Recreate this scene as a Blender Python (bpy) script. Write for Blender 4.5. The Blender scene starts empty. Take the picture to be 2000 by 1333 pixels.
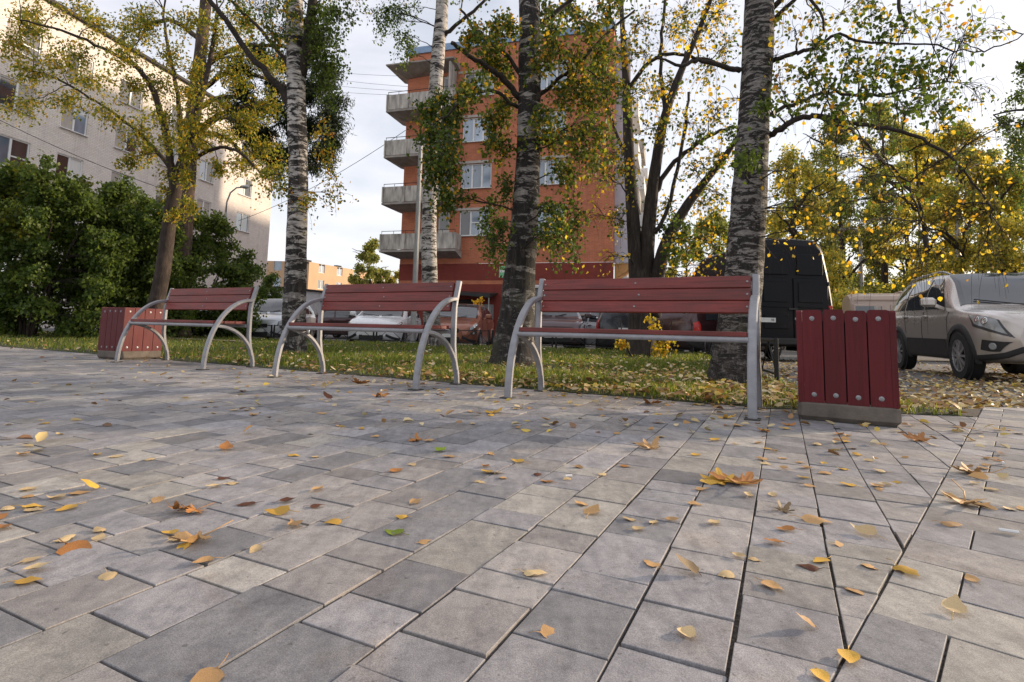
import bpy, math, random
import numpy as np
from mathutils import Vector, Matrix

random.seed(7)
rng = np.random.default_rng(7)
scene = bpy.context.scene
COL = scene.collection

# ---------------------------------------------------------------- camera
CAM_H = 0.4806
F_PX, PITCH, ROLL, CY_PX = 1079.5, 0.1030, 0.0241, 532.9      # focal length etc. for a 2000 px wide frame
cd = bpy.data.cameras.new('camera')
cam = bpy.data.objects.new('camera', cd)
COL.objects.link(cam)
_fw = np.array([0, math.cos(PITCH), math.sin(PITCH)])
_up0 = np.array([0, -math.sin(PITCH), math.cos(PITCH)])
_rt0 = np.array([1.0, 0, 0])
_rt = _rt0 * math.cos(ROLL) + _up0 * math.sin(ROLL)
_up = -_rt0 * math.sin(ROLL) + _up0 * math.cos(ROLL)
m = Matrix(((_rt[0], _up[0], -_fw[0], 0), (_rt[1], _up[1], -_fw[1], 0), (_rt[2], _up[2], -_fw[2], CAM_H), (0, 0, 0, 1)))
cam.matrix_world = m
cd.sensor_fit = 'HORIZONTAL'
cd.sensor_width = 36.0
cd.lens = F_PX / 2000 * 36.0
cd.shift_y = -(666.5 - CY_PX) / 2000
cd.clip_start = 0.02
cd.clip_end = 3000
scene.camera = cam

# ---------------------------------------------------------------- light
SUN_AZ, SUN_EL = math.radians(70), math.radians(13)           # azimuth clockwise from +Y
world = bpy.data.worlds.new('World')
scene.world = world
world.use_nodes = True
nt = world.node_tree
nt.nodes.clear()
wout = nt.nodes.new('ShaderNodeOutputWorld')
bg = nt.nodes.new('ShaderNodeBackground')
bg.inputs['Strength'].default_value = 0.13
sky = nt.nodes.new('ShaderNodeTexSky')
sky.sky_type = 'NISHITA'
sky.sun_disc = False
sky.sun_elevation = SUN_EL
sky.sun_rotation = SUN_AZ
sky.dust_density = 1.5
tc = nt.nodes.new('ShaderNodeTexCoord')
mp = nt.nodes.new('ShaderNodeMapping')
mp.inputs['Scale'].default_value = (1.0, 1.0, 3.2)
ns = nt.nodes.new('ShaderNodeTexNoise')
ns.inputs['Scale'].default_value = 2.3
ns.inputs['Detail'].default_value = 7
ns.inputs['Roughness'].default_value = 0.55
ns.inputs['Distortion'].default_value = 0.6
cr = nt.nodes.new('ShaderNodeValToRGB')
cr.color_ramp.elements[0].position = 0.32
cr.color_ramp.elements[0].color = (0.50, 0.50, 0.50, 1)
cr.color_ramp.elements[1].position = 0.62
cr.color_ramp.elements[1].color = (0.90, 0.90, 0.90, 1)
mx = nt.nodes.new('ShaderNodeMix')
mx.data_type = 'RGBA'
mx.inputs[7].default_value = (5.0, 4.95, 5.25, 1)              # thin high cloud
L = nt.links.new
L(tc.outputs['Generated'], mp.inputs['Vector'])
L(mp.outputs[0], ns.inputs['Vector'])
L(ns.outputs['Fac'], cr.inputs[0])
L(cr.outputs[0], mx.inputs[0])
L(sky.outputs[0], mx.inputs[6])
L(mx.outputs[2], bg.inputs['Color'])
L(bg.outputs[0], wout.inputs[0])

sd = bpy.data.lights.new('sun', 'SUN')
sd.energy = 3.2
sd.angle = math.radians(2.0)
sd.color = (1.0, 0.80, 0.58)
sun = bpy.data.objects.new('sun', sd)
COL.objects.link(sun)
_to = Vector((math.sin(SUN_AZ) * math.cos(SUN_EL), math.cos(SUN_AZ) * math.cos(SUN_EL), math.sin(SUN_EL)))
sun.rotation_euler = _to.to_track_quat('Z', 'Y').to_euler()
sun.location = (30, 10, 20)

scene.view_settings.view_transform = 'Standard'
scene.view_settings.look = 'None'
scene.view_settings.exposure = 0.74
scene.view_settings.gamma = 1.0
scene.render.engine = 'CYCLES'
try:
    scene.cycles.max_bounces = 6
    scene.cycles.transparent_max_bounces = 4
    scene.cycles.use_denoising = True
except Exception:
    pass
# ---------------------------------------------------------------- helpers
def at(x, y, Y):
    """point of the place seen at photograph pixel (x, y), Y metres ahead of the camera"""
    d = _rt * (x - 1000) / F_PX + _up * (CY_PX - y) / F_PX + _fw
    p = d * (Y / d[1])
    return np.array([p[0], p[1], p[2] + CAM_H])


def gp(x, y, z=0.0):
    d = _rt * (x - 1000) / F_PX + _up * (CY_PX - y) / F_PX + _fw
    t = (z - CAM_H) / d[2]
    return np.array([d[0] * t, d[1] * t, z])


def proj(P):
    v = np.asarray(P, float) - np.array([0, 0, CAM_H])
    z = v @ _fw
    return 1000 + F_PX * (v @ _rt) / z, CY_PX - F_PX * (v @ _up) / z


def obj(name, me, parent=None, label=None, cat=None, group=None, kind=None):
    o = bpy.data.objects.new(name, me)
    COL.objects.link(o)
    if parent is not None:
        o.parent = parent
    if label:
        o['label'] = label
    if cat:
        o['category'] = cat
    if group:
        o['group'] = group
    if kind:
        o['kind'] = kind
    return o


def thing(name, label, cat, loc=(0, 0, 0), rz=0.0, group=None):
    o = obj(name, None, None, label, cat, group)
    o.location = tuple(float(c) for c in loc)
    o.rotation_euler = (0, 0, rz)
    o.empty_display_size = 0.2
    return o


def copy_tree(src, loc, rz, label, group=None):
    r = src.copy()
    COL.objects.link(r)
    r.location = loc
    r.rotation_euler = (0, 0, rz)
    r['label'] = label
    if group:
        r['group'] = group
    for ch in list(src.children):
        c = ch.copy()
        COL.objects.link(c)
        c.parent = r
        for g_ in list(ch.children):
            d = g_.copy()
            COL.objects.link(d)
            d.parent = c
    return r


class MB:
    """collects faces of one mesh"""
    def __init__(self):
        self.v, self.f = [], []

    def add(self, vs, fs):
        b = len(self.v)
        self.v += [tuple(float(c) for c in p) for p in vs]
        self.f += [tuple(b + i for i in f) for f in fs]
        return self

    def box(self, c, s, rz=0.0, ch=0.0, M=None):
        """box with centre c, size s; ch > 0 chamfers every vertical and top edge a little"""
        hx, hy, hz = s[0] / 2, s[1] / 2, s[2] / 2
        if ch <= 0:
            P = [(x, y, z) for z in (-hz, hz) for x, y in ((-hx, -hy), (hx, -hy), (hx, hy), (-hx, hy))]
            F = [(3, 2, 1, 0), (4, 5, 6, 7), (0, 1, 5, 4), (1, 2, 6, 5), (2, 3, 7, 6), (3, 0, 4, 7)]
        else:
            def ring(a, b, z, c):
                return [(-a + c, -b, z), (a - c, -b, z), (a, -b + c, z), (a, b - c, z), (a - c, b, z), (-a + c, b, z), (-a, b - c, z), (-a, -b + c, z)]
            P = ring(hx - ch, hy - ch, -hz, ch * .5) + ring(hx, hy, -hz + ch, ch) + ring(hx, hy, hz - ch, ch) + ring(hx - ch, hy - ch, hz, ch * .5)
            F = [tuple(range(7, -1, -1)), tuple(range(24, 32))]
            for k in range(3):
                for i in range(8):
                    j = (i + 1) % 8
                    F.append((8 * k + i, 8 * k + j, 8 * k + 8 + j, 8 * k + 8 + i))
        if M is not None:
            P = [tuple(M @ Vector(p)) for p in P]
        else:
            ca, sa = math.cos(rz), math.sin(rz)
            P = [(c[0] + x * ca - y * sa, c[1] + x * sa + y * ca, c[2] + z) for x, y, z in P]
        return self.add(P, F)

    def bar(self, a, b, w, h=None, upv=(0, 0, 1)):
        """square bar from a to b"""
        h = h or w
        a, b = Vector(a), Vector(b)
        d = (b - a)
        ln = d.length
        d.normalize()
        u = Vector(upv)
        s = d.cross(u)
        if s.length < 1e-4:
            s = d.cross(Vector((1, 0, 0)))
        s.normalize()
        u = s.cross(d)
        M = Matrix(((s.x, d.x, u.x, (a.x + b.x) / 2), (s.y, d.y, u.y, (a.y + b.y) / 2), (s.z, d.z, u.z, (a.z + b.z) / 2), (0, 0, 0, 1)))
        return self.box((0, 0, 0), (w, ln, h), M=M)

    def sweep(self, pts, prof, side):
        """sweep a closed profile [(s, n)] along pts; side = constant side vector"""
        s = Vector(side).normalized()
        n = len(prof)
        rows = []
        for i, p in enumerate(pts):
            p = Vector(p)
            a = Vector(pts[max(i - 1, 0)])
            b = Vector(pts[min(i + 1, len(pts) - 1)])
            t = (b - a).normalized()
            nn = t.cross(s).normalized()
            rows += [p + s * q[0] + nn * q[1] for q in prof]
        F = []
        for i in range(len(pts) - 1):
            for j in range(n):
                k = (j + 1) % n
                F.append((i * n + j, i * n + k, (i + 1) * n + k, (i + 1) * n + j))
        F.append(tuple(range(n - 1, -1, -1)))
        F.append(tuple((len(pts) - 1) * n + j for j in range(n)))
        return self.add(rows, F)

    def tube(self, pts, rad, n=8, cap=True, wob=0.0):
        pts = [Vector(tuple(float(c) for c in p)) for p in pts]
        if not hasattr(rad, '__len__'):
            rad = [rad] * len(pts)
        ref = Vector((0.31, 0.87, 0.12))
        rows = []
        for i, p in enumerate(pts):
            t = (pts[min(i + 1, len(pts) - 1)] - pts[max(i - 1, 0)])
            if t.length < 1e-6:
                t = Vector((0, 0, 1))
            t.normalize()
            u = t.cross(ref)
            if u.length < 1e-3:
                u = t.cross(Vector((1, 0, 0)))
            u.normalize()
            w = t.cross(u)
            for j in range(n):
                a = 2 * math.pi * j / n
                r = rad[i] * (1 + (wob * (random.random() - .5) if wob else 0))
                rows.append(p + u * (math.cos(a) * r) + w * (math.sin(a) * r))
        F = []
        for i in range(len(pts) - 1):
            for j in range(n):
                k = (j + 1) % n
                F.append((i * n + j, i * n + k, (i + 1) * n + k, (i + 1) * n + j))
        if cap:
            F.append(tuple(range(n - 1, -1, -1)))
            F.append(tuple((len(pts) - 1) * n + j for j in range(n)))
        return self.add(rows, F)

    def lathe(self, prof, c=(0, 0, 0), axis='z', n=24, cap=True):
        """prof: [(radius, height)] turned about an axis through c"""
        P, F = [], []
        for r, h in prof:
            for j in range(n):
                a = 2 * math.pi * j / n
                x, y = r * math.cos(a), r * math.sin(a)
                q = (x, y, h) if axis == 'z' else ((x, h, y) if axis == 'y' else (h, x, y))
                P.append((c[0] + q[0], c[1] + q[1], c[2] + q[2]))
        for i in range(len(prof) - 1):
            for j in range(n):
                k = (j + 1) % n
                F.append((i * n + j, i * n + k, (i + 1) * n + k, (i + 1) * n + j))
        if cap:
            F.append(tuple(range(n - 1, -1, -1)))
            F.append(tuple((len(prof) - 1) * n + j for j in range(n)))
        return self.add(P, F)

    def prism(self, poly, z0, z1):
        n = len(poly)
        P = [(x, y, z0) for x, y in poly] + [(x, y, z1) for x, y in poly]
        F = [tuple(range(n - 1, -1, -1)), tuple(range(n, 2 * n))] + [(i, (i + 1) % n, n + (i + 1) % n, n + i) for i in range(n)]
        return self.add(P, F)

    def mesh(self, name, mat=None, smooth=False, angle=None):
        me = bpy.data.meshes.new(name)
        me.from_pydata(self.v, [], self.f)
        me.update()
        if mat is not None:
            me.materials.append(mat)
        if smooth:
            me.polygons.foreach_set('use_smooth', [True] * len(me.polygons))
            if angle:
                try:
                    me.set_sharp_from_angle(angle=math.radians(angle))
                except Exception:
                    pass
        return me

    def build(self, name, mat, parent=None, smooth=False, angle=None, label=None, cat=None, group=None, kind=None):
        return obj(name, self.mesh(name, mat, smooth, angle), parent, label, cat, group, kind)


def np_mesh(name, V, Fc, mat, col=None, smooth=False):
    """mesh out of numpy arrays; Fc (m, k) all faces of k corners; col one rgb per vertex"""
    V = np.asarray(V, np.float32)
    Fc = np.asarray(Fc, np.int32)
    me = bpy.data.meshes.new(name)
    mfac, k = Fc.shape
    me.vertices.add(len(V))
    me.vertices.foreach_set('co', V.ravel())
    me.loops.add(mfac * k)
    me.loops.foreach_set('vertex_index', Fc.ravel())
    me.polygons.add(mfac)
    me.polygons.foreach_set('loop_start', np.arange(0, mfac * k, k, dtype=np.int32))
    me.polygons.foreach_set('loop_total', np.full(mfac, k, np.int32))
    if smooth:
        me.polygons.foreach_set('use_smooth', np.ones(mfac, bool))
    me.update(calc_edges=True)
    if col is not None:
        a = me.color_attributes.new('Col', 'FLOAT_COLOR', 'POINT')
        c4 = np.ones((len(V), 4), np.float32)
        c4[:, :3] = col
        a.data.foreach_set('color', c4.ravel())
    if mat is not None:
        me.materials.append(mat)
    return me


# ---------------------------------------------------------------- materials
MATS = {}


class NT:
    def __init__(self, name):
        self.m = bpy.data.materials.new(name)
        self.m.use_nodes = True
        self.t = self.m.node_tree
        self.t.nodes.clear()
        self.out = self.n('ShaderNodeOutputMaterial')

    def n(self, typ, **kw):
        nd = self.t.nodes.new(typ)
        for k, v in kw.items():
            if k.startswith('i_'):
                nd.inputs[k[2:].replace('_', ' ')].default_value = v
            else:
                setattr(nd, k, v)
        return nd

    def l(self, a, b):
        self.t.links.new(a, b)

    def coord(self, scale=(1, 1, 1), kind='Object', rot=(0, 0, 0)):
        mp_ = self.n('ShaderNodeMapping')
        mp_.inputs['Scale'].default_value = scale
        mp_.inputs['Rotation'].default_value = rot
        if kind == 'World':
            self.l(self.n('ShaderNodeNewGeometry').outputs['Position'], mp_.inputs[0])
        else:
            self.l(self.n('ShaderNodeTexCoord').outputs[kind], mp_.inputs[0])
        return mp_.outputs[0]

    def noise(self, vec, scale, detail=4, rough=.55, dist=0.0):
        nd = self.n('ShaderNodeTexNoise')
        nd.inputs['Scale'].default_value = scale
        nd.inputs['Detail'].default_value = detail
        nd.inputs['Roughness'].default_value = rough
        nd.inputs['Distortion'].default_value = dist
        self.l(vec, nd.inputs['Vector'])
        return nd.outputs['Fac']

    def ramp(self, fac, stops, interp='LINEAR'):
        nd = self.n('ShaderNodeValToRGB')
        cr_ = nd.color_ramp
        cr_.interpolation = interp
        while len(cr_.elements) < len(stops):
            cr_.elements.new(0.5)
        for e, (p, c) in zip(cr_.elements, stops):
            e.position = p
            e.color = tuple(c) + (1,) if hasattr(c, '__len__') else (c, c, c, 1)
        self.l(fac, nd.inputs[0])
        return nd.outputs[0]

    def mix(self, fac, a, b, mode='MIX'):
        nd = self.n('ShaderNodeMix', data_type='RGBA', blend_type=mode)
        for s, v in ((0, fac), (6, a), (7, b)):
            if hasattr(v, 'is_output') or isinstance(v, bpy.types.NodeSocket):
                self.l(v, nd.inputs[s])
            elif s == 0:
                nd.inputs[0].default_value = v
            else:
                nd.inputs[s].default_value = tuple(v) + (1,) if hasattr(v, '__len__') else (v, v, v, 1)
        return nd.outputs[2]

    def bump(self, h, strength=.3, dist=.01):
        nd = self.n('ShaderNodeBump')
        nd.inputs['Strength'].default_value = strength
        nd.inputs['Distance'].default_value = dist
        self.l(h, nd.inputs['Height'])
        return nd.outputs[0]

    def pbr(self, color, rough=.6, metal=0.0, bump=None, spec=None, coat=0.0, ior=None):
        p = self.n('ShaderNodeBsdfPrincipled')
        for nm, v in (('Base Color', color), ('Roughness', rough), ('Metallic', metal)):
            if isinstance(v, bpy.types.NodeSocket):
                self.l(v, p.inputs[nm])
            elif nm == 'Base Color':
                p.inputs[nm].default_value = tuple(v) + (1,)
            else:
                p.inputs[nm].default_value = v
        if bump is not None:
            self.l(bump, p.inputs['Normal'])
        if spec is not None:
            p.inputs['Specular IOR Level'].default_value = spec
        if ior:
            p.inputs['IOR'].default_value = ior
        p.inputs['Coat Weight'].default_value = coat
        p.inputs['Coat Roughness'].default_value = .08
        self.l(p.outputs[0], self.out.inputs[0])
        return self.m


def sc(c, k):
    return tuple(min(1.0, v * k) for v in c)


def M(name, base, rough=.6, metal=0.0, var=.18, scale=6.0, bump=.15, bscale=60.0, coat=0.0, spec=None, stretch=(1, 1, 1), ior=None):
    """plain material with uneven colour and fine relief"""
    if name in MATS:
        return MATS[name]
    t = NT(name)
    v = t.coord(stretch)
    n1 = t.noise(v, scale, 5)
    n2 = t.noise(v, bscale, 3)
    col = t.ramp(n1, [(.25, sc(base, 1 - var)), (.75, sc(base, 1 + var))])
    b = t.bump(n2, bump, .004) if bump > 0 else None
    rr = t.ramp(n1, [(.2, max(0, rough - .07)), (.8, min(1, rough + .08))])
    MATS[name] = t.pbr(col, rr, metal, b, spec, coat, ior)
    return MATS[name]


def mat_paver():
    t = NT('paver_concrete')
    g_ = t.n('ShaderNodeAttribute', attribute_name='Col')
    v = t.coord((1, 1, 1), 'World')
    vs = t.coord((14, 3.5, 3.5), 'World', (0, 0, -1.1157 + math.pi / 2))
    cloud = t.noise(v, 9, 6, .62, .4)
    streak = t.noise(vs, 2.4, 5, .6, .3)
    grit = t.noise(v, 420, 3, .7)
    col = t.mix(1.0, g_.outputs['Color'], t.ramp(streak, [(.32, (.84, .835, .835)), (.5, (.99, .99, .99)), (.68, (1.13, 1.125, 1.115))]), 'MULTIPLY')
    col = t.mix(1.0, col, t.ramp(cloud, [(.30, (.74, .74, .755)), (.48, (.99, .99, .99)), (.68, (1.20, 1.195, 1.18))]), 'MULTIPLY')
    stain = t.ramp(t.noise(v, 3.6, 5, .62, 1.2), [(.56, 0.0), (.72, .55)])
    col = t.mix(stain, col, t.mix(1.0, col, (.97, .87, .75), 'MULTIPLY'))
    grey = t.ramp(grit, [(.36, (.74, .74, .74)), (.64, (1.22, 1.22, 1.22))])
    col = t.mix(1.0, col, grey, 'MULTIPLY')
    fine = t.ramp(t.noise(v, 38, 6, .75), [(.34, (.80, .80, .81)), (.5, (1, 1, 1)), (.66, (1.15, 1.15, 1.14))])
    col = t.mix(1.0, col, fine, 'MULTIPLY')
    spots = t.ramp(t.noise(v, 60, 2, .5), [(.68, 0.0), (.74, .6)])
    col = t.mix(spots, col, (.07, .065, .06))
    hgt = t.mix(.35, grit, cloud)
    return t.pbr(col, t.ramp(cloud, [(.2, .62), (.8, .86)]), 0, t.bump(hgt, .35, .004))


def mat_leaf(name='leaf_foliage', trans=.5):
    t = NT(name)
    a = t.n('ShaderNodeAttribute', attribute_name='Col').outputs['Color']
    d = t.n('ShaderNodeBsdfPrincipled')
    t.l(a, d.inputs['Base Color'])
    d.inputs['Roughness'].default_value = .5
    d.inputs['Specular IOR Level'].default_value = .35
    tr = t.n('ShaderNodeBsdfTranslucent')
    t.l(t.mix(1.0, a, (1.6, 1.6, 1.0), 'MULTIPLY'), tr.inputs['Color'])
    ms = t.n('ShaderNodeMixShader')
    ms.inputs[0].default_value = trans
    t.l(d.outputs[0], ms.inputs[1])
    t.l(tr.outputs[0], ms.inputs[2])
    t.l(ms.outputs[0], t.out.inputs[0])
    return t.m


def mat_fallen(name, base):
    t = NT(name)
    v = t.coord()
    r = t.n('ShaderNodeObjectInfo').outputs['Random']
    n1 = t.noise(v, 45, 4, .6)
    col = t.ramp(n1, [(.3, sc(base, .72)), (.6, base), (.8, sc(base, 1.2))])
    col = t.mix(1.0, col, t.ramp(r, [(0, (.78, .74, .7)), (1, (1.15, 1.12, 1.05))]), 'MULTIPLY')
    spots = t.ramp(t.noise(v, 110, 2, .5), [(.66, 0.0), (.73, .75)])
    col = t.mix(spots, col, sc(base, .3))
    p = t.pbr(col, .55, 0, t.bump(t.noise(v, 140, 3), .4, .002), .3)
    return p


def mat_birch(name, dark=.45, seed=0.0, zfade=1.6, wl=1.0, fs=1.0):
    """white bark with dark bands and a rough dark foot"""
    t = NT(name)
    base = t.coord((1, 1, 1))
    off = t.n('ShaderNodeVectorMath', operation='ADD')
    off.inputs[1].default_value = (seed, seed * 1.7, seed * 2.3)
    t.l(base, off.inputs[0])
    v = off.outputs[0]

    def strv(s):
        mp_ = t.n('ShaderNodeMapping')
        mp_.inputs['Scale'].default_value = tuple(q_ * fs for q_ in s)
        t.l(v, mp_.inputs[0])
        return mp_.outputs[0]
    lines = t.noise(strv((5, 5, 34)), 1.0, 5, .65, .6)
    bands = t.noise(strv((2.6, 2.6, 8.5)), 1.0, 7, .74, .7)
    rough_v = t.noise(strv((22, 22, 5)), 1.0, 5, .7, .5)
    white = t.ramp(t.noise(strv((3, 3, 7)), 2.0, 4), [(.3, sc((.30, .275, .25), wl)), (.65, sc((.60, .56, .515), wl))])
    black = t.ramp(rough_v, [(.36, (.006, .005, .0045)), (.55, (.024, .019, .016)), (.72, (.075, .060, .050))])
    lm = t.ramp(lines, [(.55, 0.0), (.61, .92)])
    th = .5 + (.5 - dark) * .24
    bm = t.ramp(bands, [(th - .012, 0.0), (th + .018, 1.0)])
    sep = t.n('ShaderNodeSeparateXYZ')
    t.l(base, sep.inputs[0])
    foot = t.n('ShaderNodeMapRange')
    foot.inputs['From Min'].default_value = 0.1
    foot.inputs['From Max'].default_value = zfade
    foot.inputs['To Min'].default_value = 1.0
    foot.inputs['To Max'].default_value = 0.0
    t.l(sep.outputs['Z'], foot.inputs['Value'])
    fm = t.mix(1.0, foot.outputs[0], t.ramp(rough_v, [(.36, .25), (.55, 1.0)]), 'MULTIPLY')
    col = t.mix(lm, white, (.04, .033, .03))
    col = t.mix(bm, col, black)
    col = t.mix(fm, col, black)
    moss = t.ramp(t.noise(v, 2.2, 4), [(.58, 0.0), (.75, .35)])
    col = t.mix(moss, col, (.10, .10, .045))
    h = t.mix(.5, rough_v, lines)
    return t.pbr(col, .85, 0, t.bump(h, .9, .03))


def mat_bark(name, c0, c1, st=(16, 16, 3.0)):
    t = NT(name)
    v = t.coord(st)
    n1 = t.noise(v, 1.0, 6, .7, .5)
    n2 = t.noise(t.coord(), 3.0, 4)
    col = t.ramp(n1, [(.3, sc(c0, .5)), (.5, c0), (.72, c1)])
    col = t.mix(1.0, col, t.ramp(n2, [(.3, .75), (.7, 1.2)]), 'MULTIPLY')
    return t.pbr(col, .9, 0, t.bump(n1, .9, .03))


def mat_brick(name, c1, c2, mortar, scale_u=4.0, row=.077, bw=.26, rot=0.0, var=.25):
    """far brickwork, courses of row metres; local x runs along the wall, z up"""
    t = NT(name)
    tc_ = t.n('ShaderNodeTexCoord').outputs['Object']
    sep = t.n('ShaderNodeSeparateXYZ')
    t.l(tc_, sep.inputs[0])
    ad = t.n('ShaderNodeMath', operation='ADD')
    t.l(sep.outputs['X'], ad.inputs[0])
    t.l(sep.outputs['Y'], ad.inputs[1])
    cb = t.n('ShaderNodeCombineXYZ')
    t.l(ad.outputs[0], cb.inputs[0])
    t.l(sep.outputs['Z'], cb.inputs[1])
    b = t.n('ShaderNodeTexBrick')
    b.inputs['Scale'].default_value = 1.0
    b.inputs['Brick Width'].default_value = bw
    b.inputs['Row Height'].default_value = row
    b.inputs['Mortar Size'].default_value = .008
    b.inputs['Mortar Smooth'].default_value = .3
    b.inputs['Bias'].default_value = -.1
    b.inputs['Color1'].default_value = tuple(c1) + (1,)
    b.inputs['Color2'].default_value = tuple(c2) + (1,)
    b.inputs['Mortar'].default_value = tuple(mortar) + (1,)
    t.l(cb.outputs[0], b.inputs['Vector'])
    big = t.noise(tc_, .7, 5, .6)
    col = t.mix(1.0, b.outputs['Color'], t.ramp(big, [(.25, 1 - var), (.75, 1 + var)]), 'MULTIPLY')
    vs = t.n('ShaderNodeMapping')
    vs.inputs['Scale'].default_value = (2.5, 2.5, .25)
    t.l(tc_, vs.inputs[0])
    drip = t.ramp(t.noise(vs.outputs[0], 1.0, 5, .6), [(.55, 1.0), (.8, .72)])
    col = t.mix(1.0, col, drip, 'MULTIPLY')
    inv = t.ramp(b.outputs['Fac'], [(0, 1.0), (1, 0.0)])
    return t.pbr(col, .85, 0, t.bump(inv, .5, .01))


def mat_wood(name, base, rough=.5):
    """painted boards: grain along local x shows through"""
    t = NT(name)
    v = t.coord((1.2, 26, 26))
    gr = t.noise(v, 2.2, 6, .65, .8)
    cl = t.noise(t.coord((.8, 2, 2)), 3.0, 4)
    r = t.n('ShaderNodeObjectInfo').outputs['Random']
    col = t.ramp(gr, [(.32, sc(base, .55)), (.5, base), (.68, sc(base, 1.30))])
    col = t.mix(1.0, col, t.ramp(cl, [(.32, .74), (.68, 1.22)]), 'MULTIPLY')
    col = t.mix(1.0, col, t.ramp(r, [(0, (.86, .86, .86)), (1, (1.14, 1.1, 1.1))]), 'MULTIPLY')
    chips = t.ramp(t.noise(t.coord((3, 9, 9)), 9.0, 3, .6), [(.69, 0.0), (.73, .6)])
    col = t.mix(chips, col, sc(base, 2.0))
    return t.pbr(col, t.ramp(cl, [(.2, rough - .08), (.8, rough + .14)]), 0, t.bump(gr, .35, .004), .5)


def mat_paint(name, base, metal=.35, rough=.28, dirt=.2):
    t = NT(name)
    v = t.coord()
    n1 = t.noise(v, 2.2, 5, .6)
    sep = t.n('ShaderNodeSeparateXYZ')
    t.l(v, sep.inputs[0])
    low = t.n('ShaderNodeMapRange')
    low.inputs['From Min'].default_value = .3
    low.inputs['From Max'].default_value = .9
    low.inputs['To Min'].default_value = dirt * 1.6
    low.inputs['To Max'].default_value = dirt * .3
    t.l(sep.outputs['Z'], low.inputs['Value'])
    dm = t.mix(1.0, low.outputs[0], t.ramp(n1, [(.3, .3), (.7, 1.0)]), 'MULTIPLY')
    col = t.mix(dm, base, (.13, .115, .10))
    return t.pbr(col, t.ramp(dm, [(0, rough), (.4, .6)]), metal, None, .5, .6)


def mat_glass(name, tint=(.03, .035, .04), rough=.06, ior=1.75, var=.0):
    t = NT(name)
    n1 = t.noise(t.coord((1, 1, .5)), 1.5, 3)
    r = t.n('ShaderNodeObjectInfo').outputs['Random']
    col = t.ramp(n1, [(.3, sc(tint, .8)), (.7, sc(tint, 1.25))])
    if var:
        col = t.mix(1.0, col, t.ramp(r, [(0, 1 - var), (1, 1 + var)]), 'MULTIPLY')
    return t.pbr(col, rough, 0, None, .5, 0, ior)
# ---------------------------------------------------------------- setting: ground, paving, lawn
PAV = mat_paver()
LEAF = mat_leaf()
LITTER = mat_leaf('leaf_litter', .08)
PHI = 1.1157                                   # direction of the paving courses
DV = np.array([math.cos(PHI), math.sin(PHI)])
NV = np.array([-math.sin(PHI), math.cos(PHI)])
SU = np.array([math.cos(math.radians(47.5)), math.sin(math.radians(47.5))])   # along the seam between the two fields
SV = np.array([SU[1], -SU[0]])
SEAM = -.22


def edge_y(x):
    """far edge of the paving, where the lawn begins"""
    return 5.5 - .543 * (x + 1.5)


def fence_y(x):
    return 14.3 - .29 * (x - 4.75)


def ground_z(x, y):
    return -.03 - min(.17, max(0.0, .0125 * (y - 4.2)))


def mat_asphalt():
    t = NT('asphalt')
    v = t.coord((1, 1, 1), 'World')
    g1 = t.noise(v, 160, 3, .7)
    g2 = t.noise(v, 1.1, 5, .6)
    col = t.ramp(g1, [(.3, (.075, .070, .066)), (.7, (.165, .155, .150))])
    col = t.mix(1.0, col, t.ramp(g2, [(.3, .8), (.7, 1.35)]), 'MULTIPLY')
    return t.pbr(col, .88, 0, t.bump(g1, .5, .006))


def ground_sheet():
    xs = sorted(set([-1500, -700, -300, -120, -70] + list(range(-50, 51, 5)) + [70, 120, 300, 700, 1500]))
    ys = sorted(set([-600, -200, -60, -20, -8, -3, 0, 2, 4.2] + list(range(6, 30, 2)) + [35, 45, 60, 90, 140, 300, 700, 1500]))
    V = [(x, y, ground_z(x, y)) for y in ys for x in xs]
    n = len(xs)
    Fq = [(j * n + i, j * n + i + 1, (j + 1) * n + i + 1, (j + 1) * n + i) for j in range(len(ys) - 1) for i in range(n - 1)]
    MB().add(V, Fq).build('ground', mat_asphalt(), kind='structure', label='asphalt yard and car park ground around the small square')


ground_sheet()


def clip(poly, n, c):
    """keep the part of a convex polygon where n.p <= c"""
    out = []
    for i in range(len(poly)):
        a, b = poly[i], poly[(i + 1) % len(poly)]
        da, db = n[0] * a[0] + n[1] * a[1] - c, n[0] * b[0] + n[1] * b[1] - c
        if da <= 0:
            out.append(a)
        if (da < 0 < db) or (db < 0 < da):
            k = da / (da - db)
            out.append((a[0] + (b[0] - a[0]) * k, a[1] + (b[1] - a[1]) * k))
    return out


def area(poly):
    return abs(sum(poly[i][0] * poly[(i + 1) % len(poly)][1] - poly[(i + 1) % len(poly)][0] * poly[i][1] for i in range(len(poly)))) / 2


def inset(poly, d):
    cx = sum(p[0] for p in poly) / len(poly)
    cy = sum(p[1] for p in poly) / len(poly)
    n = len(poly)
    lines = []
    for i in range(n):
        a, b = poly[i], poly[(i + 1) % n]
        ex, ey = b[0] - a[0], b[1] - a[1]
        ln = math.hypot(ex, ey)
        if ln < 1e-6:
            return None
        nx, ny = -ey / ln, ex / ln
        if nx * (cx - a[0]) + ny * (cy - a[1]) < 0:
            nx, ny = -nx, -ny
        lines.append((nx, ny, nx * a[0] + ny * a[1] + d))
    out = []
    for i in range(n):
        a, b = lines[i - 1], lines[i]
        det = a[0] * b[1] - a[1] * b[0]
        if abs(det) < 1e-6:
            return None
        out.append(((a[2] * b[1] - b[2] * a[1]) / det, (a[0] * b[2] - b[0] * a[2]) / det))
    return out


# joints between the blocks of a course, read off the place: (pixel x, pixel y) of each joint's middle
_J = []


def _jz(ox, oy, lst, s=2000 / 700):
    for a, b in lst:
        _J.append((ox + a / s, oy + b / s))


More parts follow.
